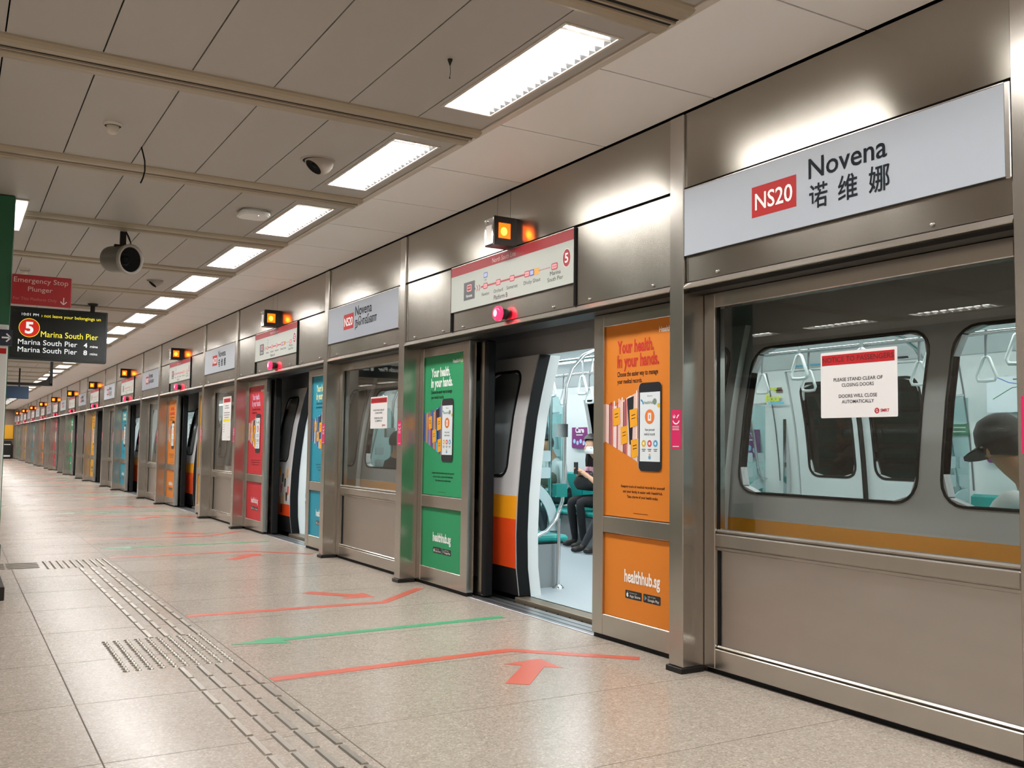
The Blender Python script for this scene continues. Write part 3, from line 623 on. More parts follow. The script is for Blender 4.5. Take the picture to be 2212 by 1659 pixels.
def ringcurve(m, y0, y1, z0, z1, r, w, off, th, far, mt, n=5, sq=False):   # rounded frame following the curved side
    def dens(pts):
        o = []
        for (a, b), (c, d) in zip(pts, pts[1:] + pts[:1]):
            L = max(1, int(math.hypot(c - a, d - b) / .12))
            for k in range(L): o.append((a + (c - a) * k / L, b + (d - b) * k / L))
        return o
    out = dens(rr(y0 - w, y1 + w, z0 - w, z1 + w, r + w if not sq else .002, n)); out = [q for i, q in enumerate(out) if q != out[i - 1]]; N_ = len(out)
    cyy, czz = (y0 + y1) / 2, (z0 + z1) / 2
    inn = [(min(max(a, y0), y1), min(max(b, z0), z1)) for a, b in out]
    def rin(a, b):                           # pull the corner points onto the inner rounded rectangle
        for cx_, cz_ in ((y0 + r, z0 + r), (y1 - r, z0 + r), (y0 + r, z1 - r), (y1 - r, z1 - r)):
            if (a - cx_) * (cx_ - cyy) > 0 and (b - cz_) * (cz_ - czz) > 0:
                L = math.hypot(a - cx_, b - cz_); return (cx_ + (a - cx_) * r / L, cz_ + (b - cz_) * r / L)
        return (a, b)
    inn = [rin(*q) for q in out]; inn = [(min(max(a, y0), y1), min(max(b, z0), z1)) for a, b in inn]
    for o2, flip in ((off, 0), (off + th, 1)):
        m.add([(sx(b, o2, far), a, b) for a, b in out] + [(sx(b, o2, far), a, b) for a, b in inn], [(i, (i + 1) % N_, N_ + (i + 1) % N_, N_ + i) for i in range(N_)], mt)
    for ring_ in (out, inn):
        m.add([(sx(b, off, far), a, b) for a, b in ring_] + [(sx(b, off + th, far), a, b) for a, b in ring_], [(i, (i + 1) % N_, N_ + (i + 1) % N_, N_ + i) for i in range(N_)], mt)
def panecurve(m, y0, y1, z0, z1, off, far, mt, n=8):
    zs = [z0 + (z1 - z0) * i / n for i in range(n + 1)]
    m.add([(sx(z, off, far), y, z) for z in zs for y in (y0, y1)], [(2 * i, 2 * i + 1, 2 * i + 3, 2 * i + 2) for i in range(n)], mt)
def winpos(dc): return [(dc - 4.04, dc - 2.885), (dc - 2.745, dc - 1.59)]
LZ = [.04, .14, .25, .4, .52, .63, .72, .81, .97, 1.1, 1.25, 1.43, 1.6, 1.80, 1.93]
def leaf_parts(car, y0, y1, edge_hi, far=False, off=0.0, checker=False, label=None, wn=None):
    """one train door leaf from y0 to y1; its rubber closing edge is at y1 (edge_hi) or y0"""
    wy0, wy1 = wn or ((y0 + .20, y1 - .09) if not edge_hi else (y0 + .09, y1 - .20))
    hole = lambda y, z: wy0 < y < wy1 and .97 < z < 1.80
    m = MB(); col = (lambda y, z: int_w) if far else (lambda y, z: stripe(z)) if not checker else (lambda y, z: train_k if z < .2 else train_o if z < .42 else train_w)
    skin(m, [y0, wy0, wy1, y1], hole, off, .045, far, col, LZ)
    o = part('train_door_leaf', m, car, label)
    m = MB(); ringcurve(m, wy0, wy1, .97, 1.80, .09, .022, off - .006, .055, far, black); ringcurve(m, wy0, wy1, .97, 1.80, .09, .002, off + .0005, .04, far, int_w if far else train_w, sq=True); part('window_gasket', m, o)
    m = MB(); panecurve(m, wy0, wy1, .97, 1.80, off + .02, far, dk_glass if far else leaf_refl_m); part('window_pane', m, o)
    m = MB(); e0, e1 = (y1, y1 + .018) if edge_hi else (y0 - .018, y0)
    for z0, z1 in zip(LZ, LZ[1:]):
        vs = [(sx(z, o2, far), y, z) for z in (z0, z1) for y, o2 in ((e0, off - .002), (e1, off + .012), (e1, off + .085), (e0, off + .1))]
        m.add(vs, [(0, 1, 5, 4), (1, 2, 6, 5), (2, 3, 7, 6), (3, 0, 4, 7)], black)
    part('rubber_edge', m, o)
    if checker:
        for (yy, zz, c) in ((.12, .80, train_y), (.20, .68, train_k), (.30, .74, train_k), (.34, .60, train_o), (.06, .58, train_o), (.44, .82, train_y), (.24, .46, train_y), (.40, .44, train_y), (.12, .50, train_k), (.33, .34, train_k), (.50, .56, train_k), (.56, .40, train_y), (.6, .7, train_o)):
            m = MB(); a = y0 + yy; m.add([(sx(z, off - .002, far), y, z) for y, z in ((a, zz - .055), (a + .055, zz - .055), (a + .055, zz + .055), (a, zz + .055))], [(0, 1, 2, 3)], c); part('checker_square', m, o)
    return o
def strip_light(y0, y1, x, car, watts):
    m = MB(); m.box(x - .07, x + .07, y0, y1, 2.165, 2.175, int_light); part('light_strip', m, car)
    area('train_light', (x, (y0 + y1) / 2, 2.16), .14, y1 - y0, watts, car, (.965, .99, 1))
def strap(m, x, y, zr=2.0):
    m.tube([(x, y - .004, zr + .02), (x, y, zr - .05), (x, y, zr - .17)], .011, grey_p, 6); w = .07; z1, z0 = zr - .16, zr - .325
    pts = [(0, z1), (-.02, z1 - .01), (-w, z0 + .03), (-w + .012, z0 + .004), (0, z0), (w - .012, z0 + .004), (w, z0 + .03), (.02, z1 - .01), (0, z1)]
    m.tube([(x, y + a, b) for a, b in pts], .0115, strap_w, 7)
strap_w = mat('strap_handle_white', '#e6ecec', .35)
def car_shell(t, ya, yb_, dcs):
    for far in (False, True):
        br = {ya, yb_}; wins = []
        for d in dcs:
            br |= {d - DH, d + DH}
            wins += winpos(d)
        wins = [(a, b) for a, b in wins + winpos(dcs[-1] + P) if a > ya + .05 and b < yb_ - .05]
        for a, b in wins: br |= {a, b}
        ys = sorted(y for y in br if ya <= y <= yb_)
        def hole(y, z): return any(abs(y - d) < DH and .03 < z < 1.93 for d in dcs) or any(a < y < b and .96 < z < 1.78 for a, b in wins)
        m = MB(); skin(m, ys, hole, .06, .05, far, (lambda y, z: train_w) if far else (lambda y, z: stripe(z)))
        part('body_side', m, t)
        if far: continue
        for d in dcs:
            for a, b in ((d - DH - .05, d - DH), (d + DH, d + DH + .05)):
                m = MB(); skin(m, [a, b], lambda y, z: False, .061, .145, far, lambda y, z: int_w, [z for z in ZG if .0 < z < 1.95]); part('door_jamb', m, t)
        for a, b in wins:
            m = MB(); ringcurve(m, a, b, .96, 1.78, .11, .012, .054, .05, far, black); ringcurve(m, a, b, .96, 1.78, .11, .002, .0605, .05, far, train_w, sq=True); o = part('side_window', m, t)
            m = MB(); panecurve(m, a, b, .96, 1.78, .085, far, train_glass); part('window_pane', m, o)
    m = MB(); m.box(3.93, 2 * CX - 3.93, ya, yb_, -.06, .03, int_floor); part('car_floor', m, t)
    m = MB(); m.box(4.42, 2 * CX - 4.42, ya, yb_, 2.18, 2.22, int_w)
    for sgn_ in (1, -1):
        a, b = (4.14, 4.44); q = [(a, 1.95), (b, 2.18), (b, 2.21), (a, 1.99)]
        if sgn_ < 0: q = [(2 * CX - x, z) for x, z in q]
        m.prism(q, 1, ya, yb_, int_w)
    part('car_ceiling', m, t)
    m = MB(); m.box(4.6, 2 * CX - 4.6, ya, yb_, 2.66, 2.75, train_w); part('car_roof', m, t)
    for y in (ya, yb_): m = MB(); m.box(3.98, 2 * CX - 3.98, y - .02, y + .02, -.05, 2.68, int_w); part('car_end', m, t)
def door_sill(t, d):
    m = MB(); m.cbox(3.815, 3.935, d - DH, d + DH, -.07, .034, mat('sill_bronze', '#8d8272', .4, .8), .004)
    for q in range(10): y = d - DH + .09 + q * .152; m.box(3.8145, 3.8155, y, y + .07, -.035, -.015, dark); m.box(3.8145, 3.8155, y + .05, y + .07, -.03, .0, dark)
    part('door_sill', m, t)
cars = []
# front car, with its inside
car = thing('train_car', 'front train car with open doors between orange and teal posters, lit white interior', 'train', (5.43, 5.64, -.4), 'cars of the train at the platform')
DC1 = [TC - P, TC, TC + P]
car_shell(car, -2.95, 13.95, DC1)
for d in DC1:
    door_sill(car, d)
    if d > 0:
        leaf_parts(car, d - DH - .77, d - DH, True)
        leaf_parts(car, d + DH, d + DH + .77, False, checker=(d > TC + 1), label='door leaf with checker squares' if d > TC + 1 else None)
    leaf_parts(car, d - .75, d - .012, True, True, .045, wn=(d - .62, d - .115)); leaf_parts(car, d + .012, d + .75, False, True, .045, wn=(d + .115, d + .62))
for x in (4.78, 6.08): strip_light(-2.6, 13.6, x, car, TRAIN_W * 16.2 / 2)
XI = 2 * CX - (px(1.3) + .11)                   # inside face of the far wall at chest height
def bench(y0, y1, near):
    m = MB(); s = (lambda x: x) if near else (lambda x: 2 * CX - x)
    n_ = int((y1 - y0) / .46); w = (y1 - y0) / n_
    for k in range(n_):
        a, b = y0 + k * w + .008, y0 + (k + 1) * w - .008
        m.cbox(s(4.08), s(4.55), a, b, .40, .455, seat_m, .02)
        q = [(4.045, .50), (4.095, .50), (4.10, .86), (4.06, .88)]; m.prism([(s(x), z) for x, z in q], 1, a, b, seat_m)
    o = part('bench_seat', m, car)
    m = MB(); m.box(s(4.05), s(4.42), y0, y1, .03, .385, grey_p); m.box(s(4.05), s(4.5), y0 + .02, y1 - .02, .385, .40, darkm); m.box(s(4.421), s(4.424), (y0 + y1) / 2 - .5, (y0 + y1) / 2 + .1, .16, .34, int_w); part('bench_base', m, o)
def screen(y, near, mir=1):
    s = (lambda x: x) if near else (lambda x: 2 * CX - x); m = MB()
    pl = [(4.06, .47), (4.40, .47), (4.46, .62), (4.46, 1.5), (4.40, 1.62), (4.06, 1.62)]
    m.prism([(s(x), z) for x, z in pl], 1, y - .004, y + .004, screen_t)
    for zc in (.98, 1.12):
        for xc in (4.13, 4.28): pts = [(s(xc + a), zc + b) for a, b in rr(-.05, .05, -.045, .045, .012, 2)]; m.prism(pts, 1, y - .006, y + .006, screen_f)
    arc = [(4.08 + .34 * math.sin(math.radians(t)), .50 + .42 * math.cos(math.radians(t))) for t in range(0, 91, 10)]; arc2 = [(4.08 + .25 * math.sin(math.radians(t)), .50 + .33 * math.cos(math.radians(t))) for t in range(90, -1, -10)]
    pa, pb = arc, arc2[::-1]
    for (p, q), (r, t_) in zip(zip(pa, pa[1:]), zip(pb, pb[1:])): m.prism([(s(p[0]), p[1]), (s(q[0]), q[1]), (s(t_[0]), t_[1]), (s(r[0]), r[1])], 1, y - .006, y + .006, screen_f)
    o = part('draught_screen', m, car)
    m = MB(); rail = [(4.06, .44), (4.16, .45), (4.28, .50), (4.38, .60), (4.435, .75), (4.45, .95), (4.45, 1.55), (4.46, 1.7), (4.52, 1.86), (4.64, 1.98), (4.80, 2.05), (4.9, 2.07)]
    m.tube([(s(x), y - .03 * mir, z) for x, z in rail], .017, chrome, 8)
    m.tube([(s(4.07), y - .03 * mir, .92), (s(4.12), y - .03 * mir, .90), (s(4.17), y - .03 * mir, .98), (s(4.28), y - .03 * mir, 1.5), (s(4.25), y - .03 * mir, 1.62), (s(4.08), y - .03 * mir, 1.64)], .013, chrome, 8)
    for z in (.78, 1.28): m.box(s(4.36), s(4.47), y - .05 * mir, y + .012 * mir, z, z + .11, chrome)
    m.tube([(s(4.40), y - .03, .03), (s(4.40), y - .03, .60)], .016, chrome, 8)
    m.lathe([(.05, 0), (.045, .012), (.02, .03)], (s(4.40), y - .03, .03), (0, 0, 1), chrome, 14)
    part('handrail', m, o, 'chrome handrail')
for d in (TC - P, TC, TC + P):
    a, b = d + 1.10, d + P - 1.10
    if d > TC: b = 13.8
    for near in (True, False):
        bench(a, b, near); screen(a - .03, near)
        if d < TC + 1: screen(b + .03, near, -1)
for x in (4.9, 5.95):
    m = MB(); m.tube([(x, -2.8, 2.0), (x, 13.8, 2.0)], .016, chrome, 8)
    for y in (-1, 2.8, 8.4, 12.5): m.tube([(x, y, 2.0), (x, y, 2.18)], .012, chrome, 6)
    part('overhead_rail', m, car)
    y = {5.95: 1.82, 4.9: 1.46}[x]
    while y < 13: m = MB(); strap(m, x, y); part('strap_handle', m, car); y += .51
for y in (2.75, 8.42):
    m = MB(); m.tube([(CX, y, .03), (CX, y, 2.18)], .018, chrome, 10); m.lathe([(.055, 0), (.05, .014), (.022, .05)], (CX, y, .03), (0, 0, 1), chrome, 16); part('grab_pole', m, car, 'chrome grab pole')
# prints and fittings on the far inside wall
def inwall(m, y, z, dx=.012): return Print(m, (2 * CX - (px(z) + .11) - dx, y, z), (0, -1, 0), (0, 0, 1), (-1, 0, 0))
purple = mat('sticker_purple', '#7a2a6e', .4); gsign = mat('safety_green', '#1f7a4a', .4); cyan = mat('panel_cyan', '#5fb8d8', .3); led = mat('led_orange_glow', '#ff9a30', .4, emit=1.2); blue = mat('sticker_blue', '#2a62b8', .4); lime = mat('sticker_lime', '#c8d83a', .4)
def care(y, z):
    m = MB(); p = inwall(m, y, z + .18); p.o.z = z; p.rrect(0, .34, 0, .36, .03, purple, 1); p.text('Show', .03, .30, .035, white, 2, .12); p.text('You', .16, .275, .03, white, 2, .07); p.text('Care', .08, .20, .065, white, 2, .19, bold=.03); p.rect(.10, .24, .165, .175, white, 2)
    for q in range(4): p.circle(.06 + q * .07, .09 - .02 * (q % 2), .028, mat('pale_blue_dot', '#9fc0e0', .5), 2, 14)
    part('care_sticker', m, car, 'purple courtesy sticker')
care(10.12, 1.18); care(4.46, 1.12); care(7.18, 1.12)
m = MB(); p = inwall(m, 4.80, 1.33); p.rect(0, .2, 0, .17, gsign)
for q in range(4): p.rect(.02, .17, .025 + q * .032, .034 + q * .032, white, 2)
part('safety_sign', m, car, 'green safety sign')
m = MB(); m.prism([(y + 4.80, z) for y, z in rr(-.08, .08, 1.50, 1.84, .075, 5)], 0, XI - .10, XI + .02, grey_p); m.box(XI - .102, XI - .1, 4.76, 4.84, 1.66, 1.76, white); m.lathe([(0, -.105), (.03, -.1)], (XI, 4.80, 1.57), (1, 0, 0), train_o, 12); part('intercom', m, car, 'grey intercom')
m = MB(); p = inwall(m, 4.40, 1.72); p.o.z = 1.5; p.rect(0, .62, 0, .34, mat('map_pale', '#dfe8ee', .4), 1); p.line([(.05, .28), (.18, .22), (.3, .2), (.4, .12), (.55, .08)], .006, blue, 2); p.line([(.05, .1), (.2, .18), (.35, .2), (.56, .26)], .006, gsign, 2); p.line([(.3, .31), (.3, .04)], .006, mapred, 2)
for q in range(7): p.rect(.06 + q * .075, .1 + q * .075, .30 - .03 * (q % 3), .308 - .03 * (q % 3), mapink, 2)
part('route_map', m, car)
m = MB(); p = inwall(m, 6.70, 1.74); p.o.z = 1.63; p.text('Bag', .04, .14, .06, lime, 1, .14, bold=.04); p.text('Floor', .02, .03, .065, lime, 1, .2, bold=.04); p.circle(.2, .16, .035, mat('bag_brown', '#6a4a3a', .5), 1, 14); p.rect(.16, .24, .11, .14, mat('bag_brown'), 1); p.rect(.06, .26, 0, .02, cyan, 1); part('bag_sticker', m, car, 'bag on floor sticker')
for d in (TC,):
    for y0, y1, mt in ((d + .62, d + .10, cyan), (d - .02, d - .62, darkm)):
        m = MB(); q = [(6.55, 2.14), (6.70, 1.96), (6.72, 1.97), (6.57, 2.15)]; m.prism(q, 1, min(y0, y1), max(y0, y1), mt)
        if mt is darkm: m.prism([(6.595, 2.085), (6.64, 2.03), (6.641, 2.031), (6.596, 2.086)], 1, d - .42, d - .25, led); m.prism([(6.595, 2.085), (6.64, 2.03), (6.641, 2.031), (6.596, 2.086)], 1, d - .2, d - .05, mapred)
        part('overhead_display', m, car)
m = MB(); p = inwall(m, 6.78, 2.0, .03); p.rect(0, .13, .0, .05, blue, 1); p.poly([(.02, .09), (.065, .06), (.11, .09), (.065, .12)], blue, 1); part('priority_sticker', m, car, 'blue sticker')
m = MB(); m.box(XI - .014, XI + .01, 5.70, 5.82, 1.52, 1.64, int_w)
for d in (TC, TC + P):
    for y in (d - .86, d + .86): m = MB(); m.box(XI - .03, XI + .02, y - .02, y + .02, .35, 1.75, chrome); part('door_edge_rail', m, car)
for y in (7.9, 9.35, 6.62, 4.6):                # vertical joints of the wall lining
    m = MB(); zs = [.9, 1.15, 1.43, 1.7, 1.93]
    m.add([(2 * CX - (px(z) + .11) - .003, y + e, z) for z in zs for e in (0, .016)], [(2 * i, 2 * i + 1, 2 * i + 3, 2 * i + 2) for i in range(4)], mat('lining_joint', '#6a7074', .5)); part('lining_joint', m, car)
# cars behind
for ci, (ya, yb_, d0, nd) in enumerate(((14.35, 36.95, TC + 2 * P, 4), (37.2, 59.8, TC + 6 * P, 4), (60.05, 66.9, TC + 10 * P, 1))):
    t = thing('train_car', ['second train car from the front, behind the doorways with orange and yellow posters', 'third train car from the front, far down the platform', 'fourth train car from the front, at the far end of the platform'][ci], 'train', (5.43, (ya + yb_) / 2, -.4), 'cars of the train at the platform')
    dcs = [d0 + P * k for k in range(nd)]; car_shell(t, ya, yb_, dcs)
    for d in dcs: door_sill(t, d)
    for x in (4.78, 6.08): strip_light(ya + .3, yb_ - .3, x, t, TRAIN_W * (yb_ - ya) / 2 * .7)
    for d in dcs:
        leaf_parts(t, d - DH - .77, d - DH, True); leaf_parts(t, d + DH, d + DH + .77, False)
        leaf_parts(t, d - .75, d - .012, True, True, .045, wn=(d - .62, d - .115)); leaf_parts(t, d + .012, d + .75, False, True, .045, wn=(d + .115, d + .62))
# ------------------------------------------------------------------ passengers
def person(name, label, joints, edges, mats_, hair=None, face=None, extra=None, root='pelvis', loc=None):
    """joints: name -> (position, radius); edges: (a, b, material key); one continuous skinned body, coloured by the nearest bone"""
    names = list(joints); me = bpy.data.meshes.new('t'); me.from_pydata([joints[n_][0] for n_ in names], [(names.index(a), names.index(b)) for a, b, _ in edges], []); ob = bpy.data.objects.new('t', me); COL.objects.link(ob)
    md = ob.modifiers.new('s', 'SKIN'); md.use_smooth_shade = True
    for i, n_ in enumerate(names):
        r = joints[n_][1]; r = r if isinstance(r, tuple) else (r, r); me.skin_vertices[0].data[i].radius = r; me.skin_vertices[0].data[i].use_root = n_ == root
    sb = ob.modifiers.new('u', 'SUBSURF'); sb.levels = 1; sb.render_levels = 1
    dg = bpy.context.evaluated_depsgraph_get(); ev = ob.evaluated_get(dg); em = ev.to_mesh()
    vs = [v.co.copy() for v in em.vertices]; fs = [tuple(q.vertices) for q in em.polygons]; ev.to_mesh_clear(); bpy.data.objects.remove(ob)
    m = MB(); keys = list(mats_); bones = [(Vector(joints[a][0]), Vector(joints[b][0]), k) for a, b, k in edges]; by = {}
    for f in fs:
        c = sum((vs[i] for i in f), Vector()) / len(f); best = None
        for a, b, k in bones:
            d = b - a; t_ = max(0, min(1, (c - a).dot(d) / max(d.length_squared, 1e-9))); q = (a + d * t_ - c).length
            if best is None or q < best[0]: best = (q, k)
        by.setdefault(best[1], []).append(f)
    m.v = [tuple(v) for v in vs]
    for k, ff in by.items():
        i = m.mi(mats_[k])
        for f in ff: m.f.append(f); m.m.append(i); m.sm.append(True)
    t = thing(name, label, 'person', loc or joints[root][0]); part('body', m, t); return t
skin_a = mat('skin_tan', '#c08a68', .5); skin_b = mat('skin_light', '#d8a98a', .5); hair_m = mat('hair_black', '#17120f', .5); cloth_k = mat('cloth_black', '#1a1a1d', .8, noise=.1, nscale=30); cloth_w = mat('cloth_white', '#d6d6d6', .8); cloth_p = mat('cloth_pink', '#dca6b6', .8)
cloth_g = mat('cloth_charcoal', '#3a3c42', .8); shoe_m = mat('shoe_dark', '#2a2624', .6); bag_t = mat('bag_tan', '#5c5040', .7); mask_m = mat('mask_white', '#e4e6e6', .7); cap_m = mat('cap_dark', '#2b2624', .75); cloth_t = mat('cloth_teal', '#47787a', .8)
UP = Vector((0, 0, 1))
def sit(hip, f, lean=.06, head=(.04, 0), hands=None, knee_up=0, foot=0.0, feet=None, spread=.10, bare=False, cross=False):
    """a seated figure: returns joints and edges. f: facing; hands: (left, right) wrist points"""
    f = Vector((f[0], f[1], 0)).normalized(); l = Vector((-f.y, f.x, 0)); H = Vector(hip); J = {}
    J['pelvis'] = (H, (.15, .12)); J['belly'] = (H + UP * .16 + f * lean * .4, (.135, .105)); J['chest'] = (H + UP * .34 + f * lean, (.15, .11)); J['neck'] = (H + UP * .50 + f * (lean * 1.4), .055)
    nb = J['neck'][0]; hd = f * head[0] + l * head[1]
    J['jaw'] = (nb + UP * .09 + hd * .6 + f * .015, (.062, .068)); J['mid'] = (nb + UP * .165 + hd + f * .01, (.076, .092)); J['crown'] = (nb + UP * .235 + hd * 1.1, (.06, .07))
    E = [('pelvis', 'belly', 'top'), ('belly', 'chest', 'top'), ('chest', 'neck', 'top'), ('neck', 'jaw', 'skin'), ('jaw', 'mid', 'skin'), ('mid', 'crown', 'skin')]
    for s_, n_ in ((1, 'L'), (-1, 'R')):
        kn = H + f * .43 + l * s_ * spread + UP * (.02 + knee_up); an = kn - UP * (.40 + knee_up) + f * foot
        if feet: an = Vector(feet[0 if s_ > 0 else 1])
        J['hip' + n_] = (H + l * s_ * .09 + f * .05, .095); J['knee' + n_] = (kn, .062); J['calf' + n_] = (kn.lerp(an, .35), .056); J['ank' + n_] = (an, .04); J['heel' + n_] = (an - UP * .035 + f * .03, .043); J['toe' + n_] = (an - UP * .045 + f * .17, (.042, .03))
        lg = 'skin' if bare else 'leg'
        E += [('pelvis', 'hip' + n_, 'leg'), ('hip' + n_, 'knee' + n_, 'leg'), ('knee' + n_, 'calf' + n_, lg), ('calf' + n_, 'ank' + n_, lg), ('ank' + n_, 'heel' + n_, 'shoe'), ('heel' + n_, 'toe' + n_, 'shoe')]
        sh = nb - UP * .07 + l * s_ * .165; wr = Vector(hands[0 if s_ > 0 else 1]) if hands else H + f * .30 + l * s_ * .06 + UP * .14
        mid = sh.lerp(wr, .5); dv = wr - sh; L = dv.length; bend = math.sqrt(max(.0, .27 ** 2 - (L / 2) ** 2)) if L < .54 else 0; el = mid - UP * bend * .85 + l * s_ * bend * .5
        J['sh' + n_] = (sh, .062); J['el' + n_] = (el, .043); J['wr' + n_] = (wr, .028); d = (wr - el).normalized(); pm = wr + d * .05; J['palm' + n_] = (pm, (.038, .02)); 
        E += [('chest', 'sh' + n_, 'top'), ('sh' + n_, 'el' + n_, 'top'), ('el' + n_, 'wr' + n_, 'arm'), ('wr' + n_, 'palm' + n_, 'skin')]
        sd = d.cross(UP); sd = sd.normalized() if sd.length > .1 else l
        for q, (o_, ln) in enumerate(((-.027, .062), (-.009, .072), (.009, .068), (.027, .052))):
            a = pm + d * .035 + sd * o_; J['f%d%s' % (q, n_)] = (a, .0085); J['g%d%s' % (q, n_)] = (a + d * ln * .55 - UP * .012, .008); J['h%d%s' % (q, n_)] = (a + d * ln * .8 - UP * .04, .0075)
            E += [('palm' + n_, 'f%d%s' % (q, n_), 'skin'), ('f%d%s' % (q, n_), 'g%d%s' % (q, n_), 'skin'), ('g%d%s' % (q, n_), 'h%d%s' % (q, n_), 'skin')]
        tb = pm - d * .02 - sd * s_ * .035; J['t0' + n_] = (tb, .010); J['t1' + n_] = (tb + d * .035 - sd * s_ * .018 - UP * .008, .009); E += [('palm' + n_, 't0' + n_, 'skin'), ('t0' + n_, 't1' + n_, 'skin')]
    return J, E, f, l
def headgear(t, J, f, l, kind='short', mask=False, hm=None, cap=None):
    c = J['mid'][0].copy() + UP * .015; m = MB(); n_, h = 20, 14; vs = []; fs = []
    R3 = (.098, .112, .118)
    for i in range(h + 1):
        th = math.pi * i / h
        for k in range(n_):
            a = 2 * math.pi * k / n_; vs.append(c + l * R3[0] * math.sin(th) * math.cos(a) + f * (R3[1] * math.sin(th) * math.sin(a) - .012) + UP * R3[2] * math.cos(th))
    drop = {'short': -.03, 'long': -.30}[kind]
    for i in range(h):
        for k in range(n_):
            q = [i * n_ + k, (i + 1) * n_ + k, (i + 1) * n_ + (k + 1) % n_, i * n_ + (k + 1) % n_]; o = sum((vs[j] for j in q), Vector()) / 4 - c
            if o.dot(f) > .035 and o.z < .055: continue
            if o.z < -.06 and kind == 'short': continue
            fs.append(q)
    m.add(vs, fs, hm or hair_m, True)
    if kind == 'long':
        for q in range(9):
            a = math.radians(200 + q * 17.5); o = c + l * .088 * math.cos(a) + f * .095 * math.sin(a); m.tube([o + UP * .03, o - UP * .08, o - UP * .20 + f * .02, o - UP * .27 + f * .035], [.03, .034, .03, .012], hm or hair_m, 8)
    part('hair', m, t)
    m = MB(); fc = J['jaw'][0].lerp(J['mid'][0], .45) + f * .085
    m.tube([fc + UP * .035 - f * .004, fc + f * .016 - UP * .004, fc - UP * .014], [.007, .013, .008], t['_skin'] if False else SK[t.name], 8); part('nose', m, t)
    for s_ in (1, -1): m = MB(); e = J['mid'][0] + f * .083 + l * s_ * .03 + UP * .0; m.ball(e, (.010, .010, .006), white, 10, 6); m.ball(e + f * .007, (.0045, .0045, .005), hair_m, 8, 5); part('eye', m, t)
    for s_ in (1, -1): m = MB(); e = J['mid'][0] + l * s_ * .083 - f * .005 - UP * .02; m.ball(e, (.014, .014, .03), SK[t.name], 10, 6); part('ear', m, t)
    if mask:
        m = MB(); vs = []
        for i in range(7):
            for k in range(9):
                a = math.radians(-75 + 150 * k / 8); vs.append(J['jaw'][0] + l * .084 * math.sin(a) + f * (.094 * math.cos(a) + .016 * math.sin(math.pi * i / 6)) + UP * (-.03 + .085 * i / 6))
        m.add(vs, [(i * 9 + k, i * 9 + k + 1, (i + 1) * 9 + k + 1, (i + 1) * 9 + k) for i in range(6) for k in range(8)], mask_m, True); part('face_mask', m, t, 'white face mask')
    else:
        m = MB(); mo = J['jaw'][0] + f * .072 - UP * .0; m.tube([mo + l * .02, mo + f * .006, mo - l * .02], [.003, .006, .003], mat('lips', '#a0584e', .5), 6); part('mouth', m, t)
SK = {}
def passenger(label, kw, top, leg, arm=None, skin_=None, shoe=None, hair='short', mask=False, hm=None):
    J, E, f, l = sit(**kw); sk = skin_ or skin_a
    t = person('person', label, J, E, {'top': top, 'leg': leg, 'skin': sk, 'arm': arm or top, 'shoe': shoe or shoe_m}, loc=(kw['hip'][0], kw['hip'][1], .03)); SK[t.name] = sk
    headgear(t, J, f, l, hair, mask, hm); return t, J, f, l
FX = (-1, 0)
t, J, f, l = passenger('person in pink top and black trousers on the far bench, looking at a phone', dict(hip=(6.66, 9.10, .56), f=(-1, .05), lean=.08, head=(.09, -.02), hands=((6.30, 9.06, .90), (6.32, 9.18, .88)), feet=((6.34, 9.10, .11), (6.40, 9.36, .11))), cloth_p, cloth_k, arm=skin_b, skin_=skin_b, hair='long', mask=True)
m = MB(); m.cbox(6.225, 6.24, 9.075, 9.15, .885, 1.025, mat('phone_body', '#22242a', .3), .004); o = solo('mobile_phone', m, 'mobile phone held by the person in the pink top', 'phone', (6.235, 9.11, .885))
def lump(name, label, cat, c, r, mt, strapm=None):
    t = thing(name, label, cat, c); bm = bmesh.new(); bmesh.ops.create_icosphere(bm, subdivisions=3, radius=1); m = MB(); rnd = random.Random(2)
    for v in bm.verts:
        p = v.co; k = 1 + .06 * math.sin(7 * p.x + 3 * p.y) + .05 * math.sin(9 * p.z + 4 * p.y); v.co = Vector([math.copysign(abs(a) ** .7, a) * q for a, q in zip(p * k, r)]) + Vector(c)
    bm.verts.index_update(); m.add([v.co for v in bm.verts], [[v.index for v in q.verts] for q in bm.faces], mt, True); bm.free(); part('body', m, t)
    m = MB(); cx_, cy_, cz_ = c; m.tube([(cx_, cy_ - r[1] * .6, cz_ + r[2] * .7), (cx_, cy_ - r[1] * .3, cz_ + r[2] * 1.35), (cx_, cy_ + r[1] * .3, cz_ + r[2] * 1.35), (cx_, cy_ + r[1] * .6, cz_ + r[2] * .7)], .010, strapm or mt, 8); part('strap', m, t); return t
lump('handbag', 'black bag on the lap of the person in the pink top', 'bag', (6.42, 9.12, .785), (.14, .18, .095), cloth_k)
t, J, f, l = passenger('person in white shirt and dark trousers on the far bench behind the grab pole', dict(hip=(6.66, 10.05, .56), f=(-1, -.35), lean=.14, head=(.10, -.03), feet=((6.36, 10.02, .11), (6.30, 9.86, .11))), cloth_w, cloth_g, arm=skin_a, hair='short')
lump('shoulder_bag', 'tan bag on the lap of the person in the white shirt', 'bag', (6.32, 9.84, .80), (.09, .11, .085), bag_t)
passenger('person in black boots and dark clothes on the far bench, mostly behind the orange poster', dict(hip=(6.68, 8.46, .56), f=FX, lean=.04, feet=((6.16, 8.60, .11), (6.12, 8.78, .11))), cloth_g, cloth_g, arm=cloth_g, shoe=mat('boot_black', '#1c1816', .5), hair='short')
passenger('person in dark clothes on the near bench behind the glass draught screen', dict(hip=(4.33, 7.85, .56), f=(1, 0), lean=.03), cloth_t, cloth_k, arm=skin_a, hair='long')
